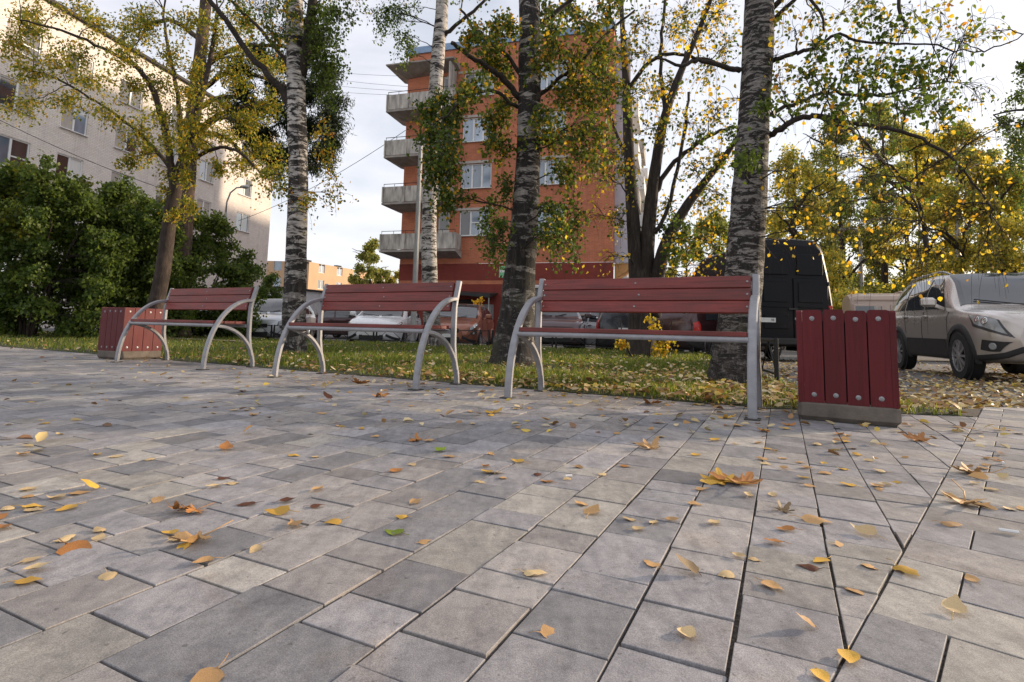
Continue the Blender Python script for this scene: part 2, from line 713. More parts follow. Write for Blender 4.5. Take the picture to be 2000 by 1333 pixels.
_jz(600, 880, [(465, 538), (282, 629), (50, 850), (445, 845), (740, 652), (712, 408), (400, 1243), (767, 1085), (1047, 827), (1180, 705), (1357, 538), (1077, 417), (1180, 348), (987, 249), (1317, 259), (1077, 199), (1385, 205), (950, 111), (1492, 135), (1635, 282), (1452, 449), (1685, 706), (1605, 832), (1412, 1092), (175, 294), (485, 305)])
_jz(0, 880, [(750, 715), (142, 948), (1215, 748), (685, 982), (690, 1240), (1650, 812), (1470, 632), (697, 555), (1035, 600), (1420, 465), (947, 470), (570, 451), (272, 537), (782, 286), (825, 375), (1187, 283), (1292, 353), (1077, 202), (982, 142), (1260, 153), (1627, 390), (1585, 264), (1875, 290)])
_jz(1300, 880, [(697, 727), (710, 865), (677, 1142), (235, 575), (212, 685), (120, 895), (307, 375), (327, 309), (357, 222), (672, 241), (680, 395), (1055, 397), (1117, 531), (1115, 615), (1090, 786), (1335, 297), (1340, 395), (1350, 463), (1330, 248), (665, 300), (20, 295), (40, 405)])
_JC = {}
for _px, _py in _J:
    _g = gp(_px, _py)
    _n, _t = _g[0] * NV[0] + _g[1] * NV[1], _g[0] * DV[0] + _g[1] * DV[1]
    _JC.setdefault(math.floor((_n - .081) / .16), []).append(_t)

EDGE_N = np.array([.543, 1.0])
EDGE_C = 5.5 - .543 * 1.5
pav_polys = []


def add_paver(poly, gap):
    if len(poly) < 3 or area(poly) < .0012:
        return
    p = inset(poly, gap)
    if p is None or area(p) < .0009 or area(p) > area(poly):
        return
    pav_polys.append(p)


def in_reach(x, y):
    return y > .30 and abs(x) < .95 * y + 1.6 and y < max(edge_y(x), 3.7) + .6


for k in range(-40, 75):
    n0, n1 = .081 + .16 * k, .081 + .16 * (k + 1)
    js = sorted(_JC.get(k, []))
    js2 = []
    for t in js:
        if not js2 or t - js2[-1] > .055:
            js2.append(t)
    t = -9.0 + random.random() * .2
    cuts = []
    if js2:
        # work backwards and forwards from the joints that were read off
        a = js2[0]
        back = []
        while a > -9:
            a -= random.choice((.12, .16, .16, .24))
            back.append(a)
        cuts = back[::-1]
        for i, t_ in enumerate(js2):
            cuts.append(t_)
            if i + 1 < len(js2):
                gapn = js2[i + 1] - t_
                while gapn > .34:
                    stp = random.choice((.12, .16, .24))
                    cuts.append(cuts[-1] + stp)
                    gapn -= stp
        t = cuts[-1]
    while t < 16:
        t += random.choice((.12, .16, .16, .24, .24))
        cuts.append(t)
    for i in range(len(cuts) - 1):
        a, b = cuts[i], cuts[i + 1]
        c = NV * (n0 + n1) / 2 + DV * (a + b) / 2
        if not in_reach(c[0], c[1]):
            continue
        poly = [tuple(NV * nn + DV * tt) for nn, tt in ((n0, a), (n0, b), (n1, b), (n1, a))]
        poly = clip(poly, SV, SEAM)
        if len(poly) >= 3:
            if c[0] < 1.75:
                poly = clip(poly, EDGE_N, EDGE_C)
            else:
                poly = clip(poly, (.125, 1.0), 3.735 + .125 * 1.75)
        wide = .0019 + (.0024 if random.random() < .22 else 0)
        add_paver(poly, wide)
for k in range(-12, 40):                        # the field right of the seam, laid square to it
    u0 = 1.0255 + .1725 * k
    v = SEAM + (.11 if k % 2 == 0 else .225)
    cuts = [SEAM, v]
    while v < 9:
        v += random.choice((.215, .225, .225))
        cuts.append(v)
    for a, b in zip(cuts[:-1], cuts[1:]):
        c = SU * (u0 + .086) + SV * (a + b) / 2
        if not (c[1] > .1 and abs(c[0]) < .95 * c[1] + 1.8 and c[1] < 4.5):
            continue
        poly = [tuple(SU * uu + SV * vv) for uu, vv in ((u0, a), (u0 + .1725, a), (u0 + .1725, b), (u0, b))]
        poly = clip(poly, (-.08, 1.0), 3.83)
        add_paver(poly, .0021)

# one sheet of jointing sand carries the blocks
t_ = NT('joint_sand')
v_ = t_.coord((1, 1, 1), 'World')
JOINT = t_.pbr(t_.ramp(t_.noise(v_, 120, 4, .7), [(.36, (.022, .018, .015)), (.52, (.060, .048, .038)), (.66, (.15, .12, .095))]), .95, 0, t_.bump(t_.noise(v_, 200, 3), .6, .006))
pave_poly = [(-2.2, -.8), (3.0, -.8), (9.5, 4.55), (2.98, 4.03), (2.96, 3.58), (1.75, edge_y(1.75)), (-13.5, edge_y(-13.5)), (-13.5, 8)]
pavement = MB().add([(x, y, -.0065) for x, y in pave_poly], [tuple(range(len(pave_poly)))]).build('pavement', JOINT, kind='structure', label='grey concrete block paving of the small square')


def paver_geom(poly, tone, base):
    """one block: flat worn top, chamfered arris, sides"""
    n = len(poly)
    z = random.uniform(-.0016, .0016)
    cx, cy = sum(p[0] for p in poly) / n, sum(p[1] for p in poly) / n
    tx, ty = random.gauss(0, .006), random.gauss(0, .006)
    top = inset(poly, .0010) or poly
    V = [(x, y, z + tx * (x - cx) + ty * (y - cy)) for x, y in top]
    V += [(x, y, z - .0009 + tx * (x - cx) + ty * (y - cy)) for x, y in poly]
    V += [(x, y, -.03) for x, y in poly]
    if (poly[1][0] - poly[0][0]) * (poly[2][1] - poly[1][1]) - (poly[1][1] - poly[0][1]) * (poly[2][0] - poly[1][0]) > 0:
        F_ = [tuple(range(n))] + [(n + i, n + (i + 1) % n, (i + 1) % n, i) for i in range(n)] + [(2 * n + i, 2 * n + (i + 1) % n, n + (i + 1) % n, n + i) for i in range(n)]
    else:
        F_ = [tuple(range(n - 1, -1, -1))] + [(i, (i + 1) % n, n + (i + 1) % n, n + i) for i in range(n)] + [(n + i, n + (i + 1) % n, 2 * n + (i + 1) % n, 2 * n + i) for i in range(n)]
    return V, [tuple(base + i for i in f) for f in F_]


def tone_of():
    k = random.random()
    b = random.gauss(.270, .032)
    if k < .22:
        b *= .76
        return (b * 1.01, b * .985, b * 1.02)
    if k < .55:
        return (b * 1.03, b * .985, b * 1.01)
    if k < .85:
        return (b * 1.075, b * .995, b * .955)
    return (b * 1.22, b * 1.14, b * 1.04)


def shown(poly):
    cx, cy = sum(p[0] for p in poly) / len(poly), sum(p[1] for p in poly) / len(poly)
    x, y = proj((cx, cy, 0))
    d = math.hypot(cx, cy)
    if not (-120 < x < 2120 and y < 1450):
        return 0
    return area(poly) / d ** 3


pav_polys.sort(key=shown, reverse=True)
restV, restF, restC = [], [], []
for i, poly in enumerate(pav_polys):
    tone = tone_of()
    if i < 300:
        V, F_ = paver_geom(poly, tone, 0)
        me = bpy.data.meshes.new('paver')
        me.from_pydata(V, [], F_)
        a = me.color_attributes.new('Col', 'FLOAT_COLOR', 'POINT')
        a.data.foreach_set('color', list(tone + (1.0,)) * len(V))
        me.materials.append(PAV)
        obj('paver', me, pavement)
    else:
        V, F_ = paver_geom(poly, tone, len(restV))
        restV += V
        restF += F_
        restC += [tone + (1.0,)] * len(V)
me = bpy.data.meshes.new('pavers')
me.from_pydata(restV, [], restF)
a = me.color_attributes.new('Col', 'FLOAT_COLOR', 'POINT')
a.data.foreach_set('color', [c for q in restC for c in q])
me.materials.append(PAV)
obj('pavers', me, pavement, kind='stuff')

# lawn
t_ = NT('lawn_soil')
v_ = t_.coord((1, 1, 1), 'World')
n_ = t_.noise(v_, 9, 5, .65)
SOIL = t_.pbr(t_.ramp(n_, [(.3, (.022, .028, .010)), (.55, (.038, .046, .015)), (.75, (.055, .042, .024))]), .95, 0, t_.bump(t_.noise(v_, 40, 4), .8, .03))
LAWN = [(1.75, edge_y(1.75)), (2.955, 3.585), (2.93, 4.35), (2.80, 5.9), (4.85, 14.25), (-30, fence_y(-30)), (-30, edge_y(-30))]
MB().prism([(x, y) for x, y in LAWN], -.32, .004).build('lawn', SOIL, kind='structure', label='lawn strip between the paving and the low black fence')
# narrow trodden path across the lawn
t_ = NT('trodden_path')
v_ = t_.coord((1, 1, 1), 'World')
PATHM = t_.pbr(t_.ramp(t_.noise(v_, 14, 5), [(.3, (.20, .16, .11)), (.7, (.34, .28, .20))]), .95)
c0, c1 = np.array([-4.3, 13.05]), np.array([-16, 18.5])
nn_ = np.array([.42, .907]) * .28
MB().add([(*(c0 - nn_), .03), (*(c0 + nn_), .03), (*(c1 + nn_), .03), (*(c1 - nn_), .03)], [(0, 1, 2, 3)]).build('path', PATHM, kind='structure', label='narrow sandy path through the lawn')


def in_lawn(x, y):
    ok = (y > edge_y(x) + .01) & (y < fence_y(x) + .05)
    lim = np.where(y < 4.35, 2.94 - .03 * (y - 3.58), np.where(y < 5.9, 2.93 - .084 * (y - 4.35), 2.80 + .2455 * (y - 5.9)))
    flat = (x > 1.75) & (y < 3.735 - .125 * (x - 1.75))
    return ok & (x < lim) & ~flat


def polar(n, d0, d1, a0, a1, p=1.0):
    d = d0 * (d1 / d0) ** (rng.random(n) ** p)
    a_ = np.radians(rng.uniform(a0, a1, n))
    return d * np.sin(a_), d * np.cos(a_)


def grass_blades(n):
    x, y = polar(n, 3.4, 26, -52, 42)
    k = in_lawn(x, y)
    # bare and leaf-strewn ground round the birch feet
    for cx, cy, r in ((.1, 7.4, .62), (2.2, 5.2, .45), (.9, 6.7, .55)):
        k &= ~(((x - cx) ** 2 + (y - cy) ** 2 < r * r) & (rng.random(n) < .8))
    x, y = x[k], y[k]
    patch = np.sin(x * 1.7 + 1.3) * np.sin(y * 1.3 + .4) + .6 * np.sin(x * 4.1 - y * 2.3)
    k = rng.random(len(x)) < np.clip(.75 + .25 * patch, .35, 1)
    k &= ~(((y - edge_y(x) < .30) | ((x > 1.5) & (y < 4.6))) & (rng.random(len(x)) < .62))
    x, y, patch = x[k], y[k], patch[k]
    n = len(x)
    d = np.hypot(x, y)
    h = rng.uniform(.03, .085, n) * (1 + .25 * patch)
    h *= np.where(y - edge_y(x) < .25, .8, 1.0)
    w = .0022 + .00050 * d
    a_ = rng.uniform(0, 6.283, n)
    sx, sy = np.cos(a_) * w, np.sin(a_) * w
    lean = rng.uniform(.1, .75, n) * h
    b_ = rng.uniform(0, 6.283, n)
    lx, ly = np.cos(b_) * lean, np.sin(b_) * lean
    V = np.zeros((n, 5, 3))
    V[:, 0] = np.stack([x - sx, y - sy, np.zeros(n)], 1)
    V[:, 1] = np.stack([x + sx, y + sy, np.zeros(n)], 1)
    V[:, 2] = np.stack([x + sx * .7 + lx * .35, y + sy * .7 + ly * .35, h * .6], 1)
    V[:, 3] = np.stack([x - sx * .7 + lx * .35, y - sy * .7 + ly * .35, h * .6], 1)
    V[:, 4] = np.stack([x + lx, y + ly, h], 1)
    base = np.arange(n)[:, None] * 5
    tri = np.concatenate([base + np.array([[0, 1, 2]]), base + np.array([[0, 2, 3]]), base + np.array([[3, 2, 4]])])
    g1, g2, g3 = np.array([.080, .120, .020]), np.array([.155, .190, .036]), np.array([.30, .26, .09])
    u = rng.random((n, 1))
    c = g1 * (1 - u) + g2 * u
    dry = rng.random(n) < .15
    c[dry] = g3
    c *= rng.uniform(.75, 1.2, (n, 1))
    me = np_mesh('grass', V.reshape(-1, 3), tri, LEAF, np.repeat(c, 5, 0))
    obj('grass', me, None, 'short green grass of the lawn behind the benches', 'grass', kind='stuff')


grass_blades(150000)

PALETTE_FALL = np.array([[.56, .42, .19], [.62, .50, .29], [.45, .26, .10], [.33, .185, .085], [.58, .42, .08], [.22, .12, .065], [.66, .56, .38]])


def leaf_batch(P, ax, nr, size, asp, fold, col, six=False):
    """many leaves as numpy arrays -> verts, faces, colours"""
    n = len(P)
    ax = ax / (np.linalg.norm(ax, axis=1, keepdims=True) + 1e-9)
    sd_ = np.cross(nr, ax)
    sd_ /= (np.linalg.norm(sd_, axis=1, keepdims=True) + 1e-9)
    nr = np.cross(ax, sd_)
    s = np.asarray(size)[:, None]
    fo = nr * (np.asarray(fold)[:, None] * s) if hasattr(fold, '__len__') else nr * (fold * s)
    w = sd_ * s * asp
    if six:
        V = np.stack([P, P + ax * s * .20 + w * .82 + fo, P + ax * s * .58 + w * .80 + fo, P + ax * s, P + ax * s * .58 - w * .80 + fo, P + ax * s * .20 - w * .82 + fo], 1)
        b = np.arange(n)[:, None] * 6
        Fq = np.concatenate([b + np.array([[0, 1, 2, 3]]), b + np.array([[0, 3, 4, 5]])])
        return V.reshape(-1, 3), Fq, np.repeat(col, 6, 0)
    V = np.stack([P, P + ax * s * .45 + w + fo, P + ax * s, P + ax * s * .45 - w + fo], 1)
    b = np.arange(n)[:, None] * 4
    Fq = np.concatenate([b + np.array([[0, 1, 2]]), b + np.array([[0, 2, 3]])])
    return V.reshape(-1, 3), Fq, np.repeat(col, 4, 0)


def litter(name, label, x, y, z0, z1, smin, smax, par=None, dens=None):
    n = len(x)
    P = np.stack([x, y, z0 + (z1 - z0) * rng.random(n)], 1) if not hasattr(z0, '__len__') else np.stack([x, y, z0 + z1 * rng.random(n)], 1)
    a_ = rng.uniform(0, 6.283, n)
    ax = np.stack([np.cos(a_), np.sin(a_), rng.normal(0, .28, n)], 1)
    nr = np.stack([rng.normal(0, .38, n), rng.normal(0, .38, n), np.ones(n)], 1)
    c = PALETTE_FALL[rng.choice(len(PALETTE_FALL), n, p=[.24, .2, .16, .12, .12, .08, .08])] * rng.uniform(.7, 1.15, (n, 1))
    V, Fq, C_ = leaf_batch(P, ax, nr, rng.uniform(smin, smax, n), .36, rng.uniform(-.05, .22, n), c, True)
    me = np_mesh(name, V, Fq, LITTER, C_)
    return obj(name, me, None, label, 'leaf litter', kind='stuff')


# fallen leaves lying in the grass: thick along the paving and under the right-hand birch
x, y = polar(24000, 3.4, 24, -48, 40)
k = in_lawn(x, y)
dist_e = y - edge_y(x)
pr = .16 + .75 * np.exp(-dist_e / .28) + .5 * np.exp(-((x - 1.5) / 1.9) ** 2 - ((y - 6.2) / 2.2) ** 2)
pr += .55 * ((x > 1.4) & (y < 5.0))
pr *= np.where(x < -5, .35, 1.0)
k &= rng.random(len(x)) < pr
litter('lawn_leaf_litter', 'yellow and brown fallen leaves scattered through the lawn grass', x[k], y[k], .015, .06, .04, .08)
# leaves covering the asphalt at the right
x, y = polar(17000, 3.6, 22, 15, 56)
lim = np.where(y < 5.9, 2.95, 2.9 + .2455 * (y - 5.9))
k = (x > lim) & (y > 3.83 + .08 * x) & (y < 24)
k &= rng.random(len(x)) < np.clip(1.25 - .055 * y, .1, 1) * np.clip(.62 + .45 * np.sin(x * 1.3) * np.sin(y * 1.1 + 1), .2, 1)
x, y = x[k], y[k]
gz = np.array([ground_z(a_, b_) for a_, b_ in zip(x, y)])
litter('road_leaf_litter', 'fallen leaves strewn over the asphalt by the silver car', x, y, gz + .006, .02, .05, .085)
# ---------------------------------------------------------------- benches, bins, fences, poles
BOARD = mat_wood('bench_board_paint', (.180, .031, .025), .48)
BINW = None
STEEL = M('grey_painted_steel', (.27, .27, .285), .45, .15, .22, 14, .35, 140)
BOLT = M('zinc_bolt', (.30, .30, .31), .5, .7, .3, 60, 0)
DARKPLATE = M('dark_plate', (.05, .045, .04), .7)
CONC = M('cast_concrete', (.14, .118, .098), .95, 0, .4, 9, 1.0, 38)
BLACKM = M('black_fence_paint', (.012, .012, .013), .45, .2, .3, 8, .2)
LINER = M('dark_bin_liner', (.02, .018, .017), .7)
L_BENCH = 1.586


def ell(n, f):
    return [f(math.pi / 2 * i / (n - 1)) for i in range(n)]


def rect_prof(w, t, c=.006):
    a, b = w / 2, t / 2
    return [(-a + c, -b), (a - c, -b), (a, -b + c), (a, b - c), (a - c, b), (-a + c, b), (-a, b - c), (-a, -b + c)]


def make_bench(label, loc, rz):
    r = thing('park_bench', label, 'bench', loc, rz, 'benches in a row along the lawn')
    for ex in (0.0, L_BENCH):
        front = ell(22, lambda a: (ex, .506 * (1 - math.cos(a)), .734 * math.sin(a)))
        MB().sweep(front, rect_prof(.052, .034), (1, 0, 0)).build('arched_armrest', STEEL, r, True, 40)
        rear = ell(18, lambda a: (ex, .105 + .467 * math.sin(a), .446 * math.cos(a)))
        MB().sweep(rear, rect_prof(.046, .032), (1, 0, 0)).build('curved_rear_leg', STEEL, r, True, 40)
        upr = [(ex, .562, .893), (ex, .535, .80), (ex, .513, .725), (ex, .500, .66), (ex, .497, .5), (ex, .500, .34), (ex, .520, .22), (ex, .547, .13)]
        MB().sweep(upr, rect_prof(.045, .036), (1, 0, 0)).build('upright', STEEL, r, True, 40)
        for fy in (0.0, .572):
            MB().box((ex, fy - .004, .004), (.085, .095, .008), ch=.002).build('foot_plate', DARKPLATE, r)
    MB().tube([(.02, .094, .452), (L_BENCH - .02, .094, .452)], .0175, 12).build('seat_tube', STEEL, r, True, 40)
    MB().tube([(.02, .478, .452), (L_BENCH - .02, .478, .452)], .0175, 12).build('seat_tube', STEEL, r, True, 40)
    for i in range(3):
        MB().box((L_BENCH / 2, .148 + .130 * i, .4865 + random.uniform(-.001, .001)), (L_BENCH - .058, .124, .030), ch=.004).build('seat_board', BOARD, r)
    d = Vector((0, .055, .262)).normalized()
    nrm = Vector((0, -d.z, d.y))
    for i in range(3):
        c = Vector((L_BENCH / 2, .4805, .625)) + d * (.0435 + .0885 * i)
        M_ = Matrix(((1, 0, 0, c.x), (0, d.y, nrm.y, c.y), (0, d.z, nrm.z, c.z), (0, 0, 0, 1)))
        b = MB().box((0, 0, 0), (L_BENCH - .060, .0845, .030), ch=.004, M=M_).build('back_board', BOARD, r)
        for bx in (.05, L_BENCH / 2 - .02 + .03 * (i % 2), L_BENCH - .05):
            q = Vector((bx, c.y, c.z)) + nrm * .0155
            MB().tube([q - nrm * .004, q + nrm * .0025, q + nrm * .004], [.0075, .0075, .004], 8).build('bolt', BOLT, b)
    return r


make_bench('red-brown slatted bench beside the shrubs, farthest of the three', (-4.524, 6.447, 0), -.486)
make_bench('red-brown slatted bench between the two other benches', (-2.127, 5.087, 0), -.482)
make_bench('large red slatted bench nearest the camera, next to the front bin', (-.007, 3.971, 0), -.476)

# --- bins
t_ = NT('bin_slat_paint')
v_ = t_.coord((22, 22, 1.2))
gr_ = t_.noise(v_, 2.0, 6, .65, .8)
r_ = t_.n('ShaderNodeObjectInfo').outputs['Random']
cl_ = t_.noise(t_.coord(), 4.0, 4)
BR = (.105, .011, .014)
c_ = t_.ramp(gr_, [(.28, sc(BR, .7)), (.5, BR), (.75, sc(BR, 1.2))])
c_ = t_.mix(1.0, c_, t_.ramp(r_, [(0, .85), (1, 1.15)]), 'MULTIPLY')
c_ = t_.mix(t_.ramp(t_.noise(t_.coord((9, 9, 2)), 7, 3, .7), [(.73, 0.0), (.76, .5)]), c_, (.26, .10, .08))
BINW = t_.pbr(c_, t_.ramp(cl_, [(.2, .42), (.8, .6)]), 0, t_.bump(gr_, .25, .003), .28)


def slat_poly(w, h, rad=.014):
    """outline of a slat with rounded upper corners"""
    P = [(-w / 2, 0), (w / 2, 0)]
    for cx, a0 in ((w / 2 - rad, 0), (-w / 2 + rad, 90)):
        for k in range(4):
            a = math.radians(a0 + 30 * k)
            P.append((cx + rad * math.cos(a), h - rad + rad * math.sin(a)))
    return P


def make_bin(label, loc, rz):
    r = thing('litter_bin', label, 'bin', loc, rz, 'slatted litter bins')
    W, T, Hs = .49, .030, .535
    MB().box((0, 0, .062), (W + .012, W + .012, .112), ch=.022).build('concrete_base', CONC, r, True, 30)
    MB().box((0, 0, .006), (W - .03, W - .03, .012)).build('shadow_gap', DARKPLATE, r)  # dark slab stands in for the shadow gap under the concrete base
    MB().box((0, 0, .345), (W - .085, W - .085, .46)).build('inner_tub', LINER, r)
    for side in range(4):
        wide = W - 2 * T - .002 if side % 2 == 0 else W
        sw = (wide - 3 * .0065) / 4
        ca, sa = math.cos(side * math.pi / 2), math.sin(side * math.pi / 2)
        for i in range(4):
            off = -wide / 2 + sw / 2 + i * (sw + .0065)
            h = Hs + random.uniform(-.004, .004)
            z0 = .105 + random.uniform(-.003, .002)
            P = slat_poly(sw, h)
            n = len(P)
            V = []
            for dy in (-W / 2, -W / 2 + T):
                for x, z in P:
                    X, Y = off + x, dy
                    V.append((X * ca - Y * sa, X * sa + Y * ca, z0 + z))
            F_ = [tuple(range(n)), tuple(range(2 * n - 1, n - 1, -1))] + [(i_, n + i_, n + (i_ + 1) % n, (i_ + 1) % n) for i_ in range(n)]
            s_ = MB().add(V, F_).build('slat', BINW, r)
            for bz in (z0 + .045, z0 + h - .05):
                q = Vector((off * ca + (W / 2) * sa, off * sa - (W / 2) * ca, bz))
                nv = Vector((sa, -ca, 0))
                mb = MB().tube([q, q + nv * .002, q + nv * .003], [.0135, .0135, .0115], 14)
                mb.tube([q + nv * .002, q + nv * .007], [.0075, .0065], 6)
                mb.build('bolt', BOLT, s_, True, 30)
    return r


make_bin('dark red slatted bin on concrete base at the right end of the benches', (2.025, 3.385, 0), -.50)
make_bin('dark red slatted bin beside the shrubs behind the farthest bench', (-4.83, 7.10, 0), -.44)

# --- low black fences


def fence(label, A, B, npan, skip_end=False):
    A, B = Vector((A[0], A[1], 0)), Vector((B[0], B[1], 0))
    ln = (B - A).length
    d = (B - A).normalized()
    r = thing('low_fence', label, 'fence', A, math.atan2(d.y, d.x))
    stp = ln / npan
    for i in range(npan):
        x0, x1 = i * stp, (i + 1) * stp
        for xp in (x0 + .05, x1 - .05):
            MB().box((xp, 0, .20), (.042, .042, .52), ch=.004).build('post', BLACKM, r)
        for z in (.43, .075):
            MB().bar((x0 + .05, 0, z), (x1 - .05, 0, z), .024, .024).build('rail', BLACKM, r)
        n = 2
        for k in range(n):
            a, b = x0 + .05 + (stp - .1) * k / n, x0 + .05 + (stp - .1) * (k + 1) / n
            mid = (a + b) / 2
            MB().bar((a, .002, .085), (mid, .002, .42), .013).build('brace', BLACKM, r)
            MB().bar((mid, -.002, .42), (b, -.002, .085), .013).build('brace', BLACKM, r)
    return r


fence('low black metal fence with diagonal braces along the car park', (-16.5, fence_y(-16.5)), (4.75, fence_y(4.75)), 12)
fence('low black metal fence running back beside the black van', (4.86, 14.1), (2.86, 5.97), 5)

# --- poles
POLE = M('weathered_zinc_pole', (.33, .33, .32), .55, .3, .15, 5, .2)
b_ = at(806, 664, 17.6)
p_ = thing('street_pole', 'tall grey steel pole between two birches behind the middle bench', 'pole', (b_[0], 17.6, 0))
MB().tube([(0, 0, -.3), (0, 0, .9), (.0, 0, 6.45)], [.095, .092, .070], 8).build('shaft', POLE, p_)
MB().tube([(0, 0, 6.45), (0, 0, 6.47)], [.074, .074], 8).build('cap', POLE, p_)
MB().tube([(0, 0, 0.0), (0, 0, .05)], [.15, .14], 12).build('base_flange', POLE, p_)


def arm_lamp(label, base, pts, rad, head):
    r = thing('street_lamp', label, 'street lamp', base)
    P = [(p[0] - base[0], p[1] - base[1], p[2] - base[2]) for p in pts]
    MB().tube(P[:2], [rad * 1.3, rad], 8).build('shaft', POLE, r)
    MB().tube(P[1:], rad * .75, 6).build('curved_arm', POLE, r, True)
    e = Vector(P[-1])
    MB().lathe([(.02, .10), (.16, .06), (.20, 0), (.12, -.05)], tuple(e), 'z', 12).build('lamp_head', M('lamp_glass', (.55, .55, .53), .3), r, True)
    return r


q = [at(1686, 640, 32), at(1680, 470, 32), at(1676, 455, 32), at(1668, 448, 32), at(1655, 446, 32), at(1645, 449, 32)]
q[0][2] = -.3
arm_lamp('thin street lamp with curved arm in front of the right-hand wood', tuple(q[0]), q, .085, 1)
q = [at(437, 640, 25), at(441, 415, 25), at(443, 395, 25), at(450, 377, 25), at(462, 367, 25), at(478, 366, 25)]
q[0][2] = 0
arm_lamp('thin grey lamp with curved arm rising from the shrubs', tuple(q[0]), q, .05, 1)

# --- overhead cables
CABLE = M('black_cable', (.015, .015, .016), .6)


def cable(label, A, B, sag, rad=.012):
    A, B = np.array(A), np.array(B)
    pts = [tuple(A + (B - A) * k / 16 + np.array([0, 0, -sag * 4 * (k / 16) * (1 - k / 16)])) for k in range(17)]
    o = MB().tube(pts, rad, 5).build('overhead_cable', CABLE, None, True, label=label, cat='cable', group='overhead cables between the houses')
    return o


cable('dark cable slung from the pale block to the lowest brick balconies', at(465, 432, 41.0), at(792, 255, 32.5), .5, .017)
cable('dark cable running down across the pale block behind the rowan', at(-60, 205, 24), at(345, 378, 30), .25, .015)
for i, (ya, yb) in enumerate(((150, 172), (164, 180), (178, 187), (140, 150))):
    cable(('uppermost', 'second', 'third', 'lowest')[(3, 1, 2, 0).index(i)] + ' of the thin cables high beside the brick house roof', at(560, ya - 12, 60), at(840, yb, 36), .3, .012)
# ---------------------------------------------------------------- buildings
ORANGE = mat_brick('orange_brick', (.52, .160, .074), (.41, .120, .058), (.42, .24, .16), row=.077, bw=.26, var=.26)
REDPL = mat_brick('red_painted_plinth', (.225, .038, .026), (.19, .034, .024), (.17, .032, .024), row=.077, bw=.26, var=.14)
WHITEB = mat_brick('white_silicate_brick', (.76, .70, .64), (.68, .62, .565), (.46, .41, .37), row=.09, bw=.27, var=.08)
CONCB = M('stained_balcony_concrete', (.40, .375, .335), .92, 0, .62, 2.2, .5, 20, stretch=(2.2, 2.2, .5))
SLAB = M('balcony_slab', (.30, .275, .245), .9, 0, .35, 2.5, .4)
WFRAME = M('white_window_frame', (.72, .72, .71), .45, 0, .06, 4, 0)
PANE = mat_glass('window_pane', (.20, .26, .33), .05, 2.1, .45)  # bluish sky reflection put into the pane's base colour
PANE_D = mat_glass('dark_window_pane', (.06, .055, .055), .05, 1.9, .5)
CURT = M('curtain_cloth', (.42, .38, .34), .9, 0, .2, 5, 0, stretch=(9, 9, .6))
CURTW = M('white_curtain', (.66, .65, .62), .9, 0, .12, 5, 0, stretch=(9, 9, .6))
LINT = M('concrete_lintel', (.42, .39, .35), .9)
ROOFM = M('blue_roof_flashing', (.22, .32, .46), .5, .2)
ROOFD = M('dark_roof_felt', (.05, .045, .045), .9)


def facade(mb, W0, W1, z0, z1, rects, depth=.14):
    """wall in the local xz plane (outside = -y) with real openings and reveals"""
    xs = sorted(set([W0, W1] + [r[0] for r in rects] + [r[1] for r in rects]))
    zs = sorted(set([z0, z1] + [r[2] for r in rects] + [r[3] for r in rects]))
    for i in range(len(xs) - 1):
        for j in range(len(zs) - 1):
            cx, cz = (xs[i] + xs[i + 1]) / 2, (zs[j] + zs[j + 1]) / 2
            if any(r[0] < cx < r[1] and r[2] < cz < r[3] for r in rects):
                continue
            mb.add([(xs[i], 0, zs[j]), (xs[i + 1], 0, zs[j]), (xs[i + 1], 0, zs[j + 1]), (xs[i], 0, zs[j + 1])], [(0, 1, 2, 3)])
    for a, b, c, d in rects:
        mb.add([(a, 0, c), (b, 0, c), (b, 0, d), (a, 0, d), (a, depth, c), (b, depth, c), (b, depth, d), (a, depth, d)],
               [(0, 4, 5, 1), (1, 5, 6, 2), (2, 6, 7, 3), (3, 7, 4, 0)])
    return mb


def window(par, a, b, c, d, depth=.10, leaves=2, pane=None, lintel=False, sill=True, transom=None):
    """frame with mullions; each pane of glass its own piece"""
    fr = MB()
    t = .065
    y = depth
    fr.box(((a + b) / 2, y, c + t / 2), (b - a, .07, t)).box(((a + b) / 2, y, d - t / 2), (b - a, .07, t))
    fr.box((a + t / 2, y, (c + d) / 2), (t, .068, d - c - 2 * t)).box((b - t / 2, y, (c + d) / 2), (t, .068, d - c - 2 * t))
    cuts = [a + t] + [a + (b - a) * k for k in ([.5] if leaves == 2 else [.36, .68] if leaves == 3 else [])] + [b - t]
    for x in cuts[1:-1]:
        fr.box((x, y, (c + d) / 2), (.10, .066, d - c - 2 * t))
    if transom is not None:
        k, zt = transom
        x0, x1 = cuts[k], cuts[k + 1]
        fr.box(((x0 + x1) / 2, y, zt), (x1 - x0 - .1, .064, .06))
    o = fr.build('window', WFRAME, par)
    for k in range(len(cuts) - 1):
        x0, x1 = cuts[k], cuts[k + 1]
        MB().box(((x0 + x1) / 2, y + .012, (c + d) / 2), (x1 - x0 + .004, .012, d - c - 2 * t + .004)).build('pane', random.choice(pane or [PANE]), o)
    if sill:
        MB().box(((a + b) / 2, -.02, c - .02), (b - a + .10, .20, .04)).build('sill', WFRAME, o)
    if lintel:
        MB().box(((a + b) / 2 - .1, -.012, d + .085), (b - a + .55, .05, .15)).build('lintel', LINT, o)
    return o


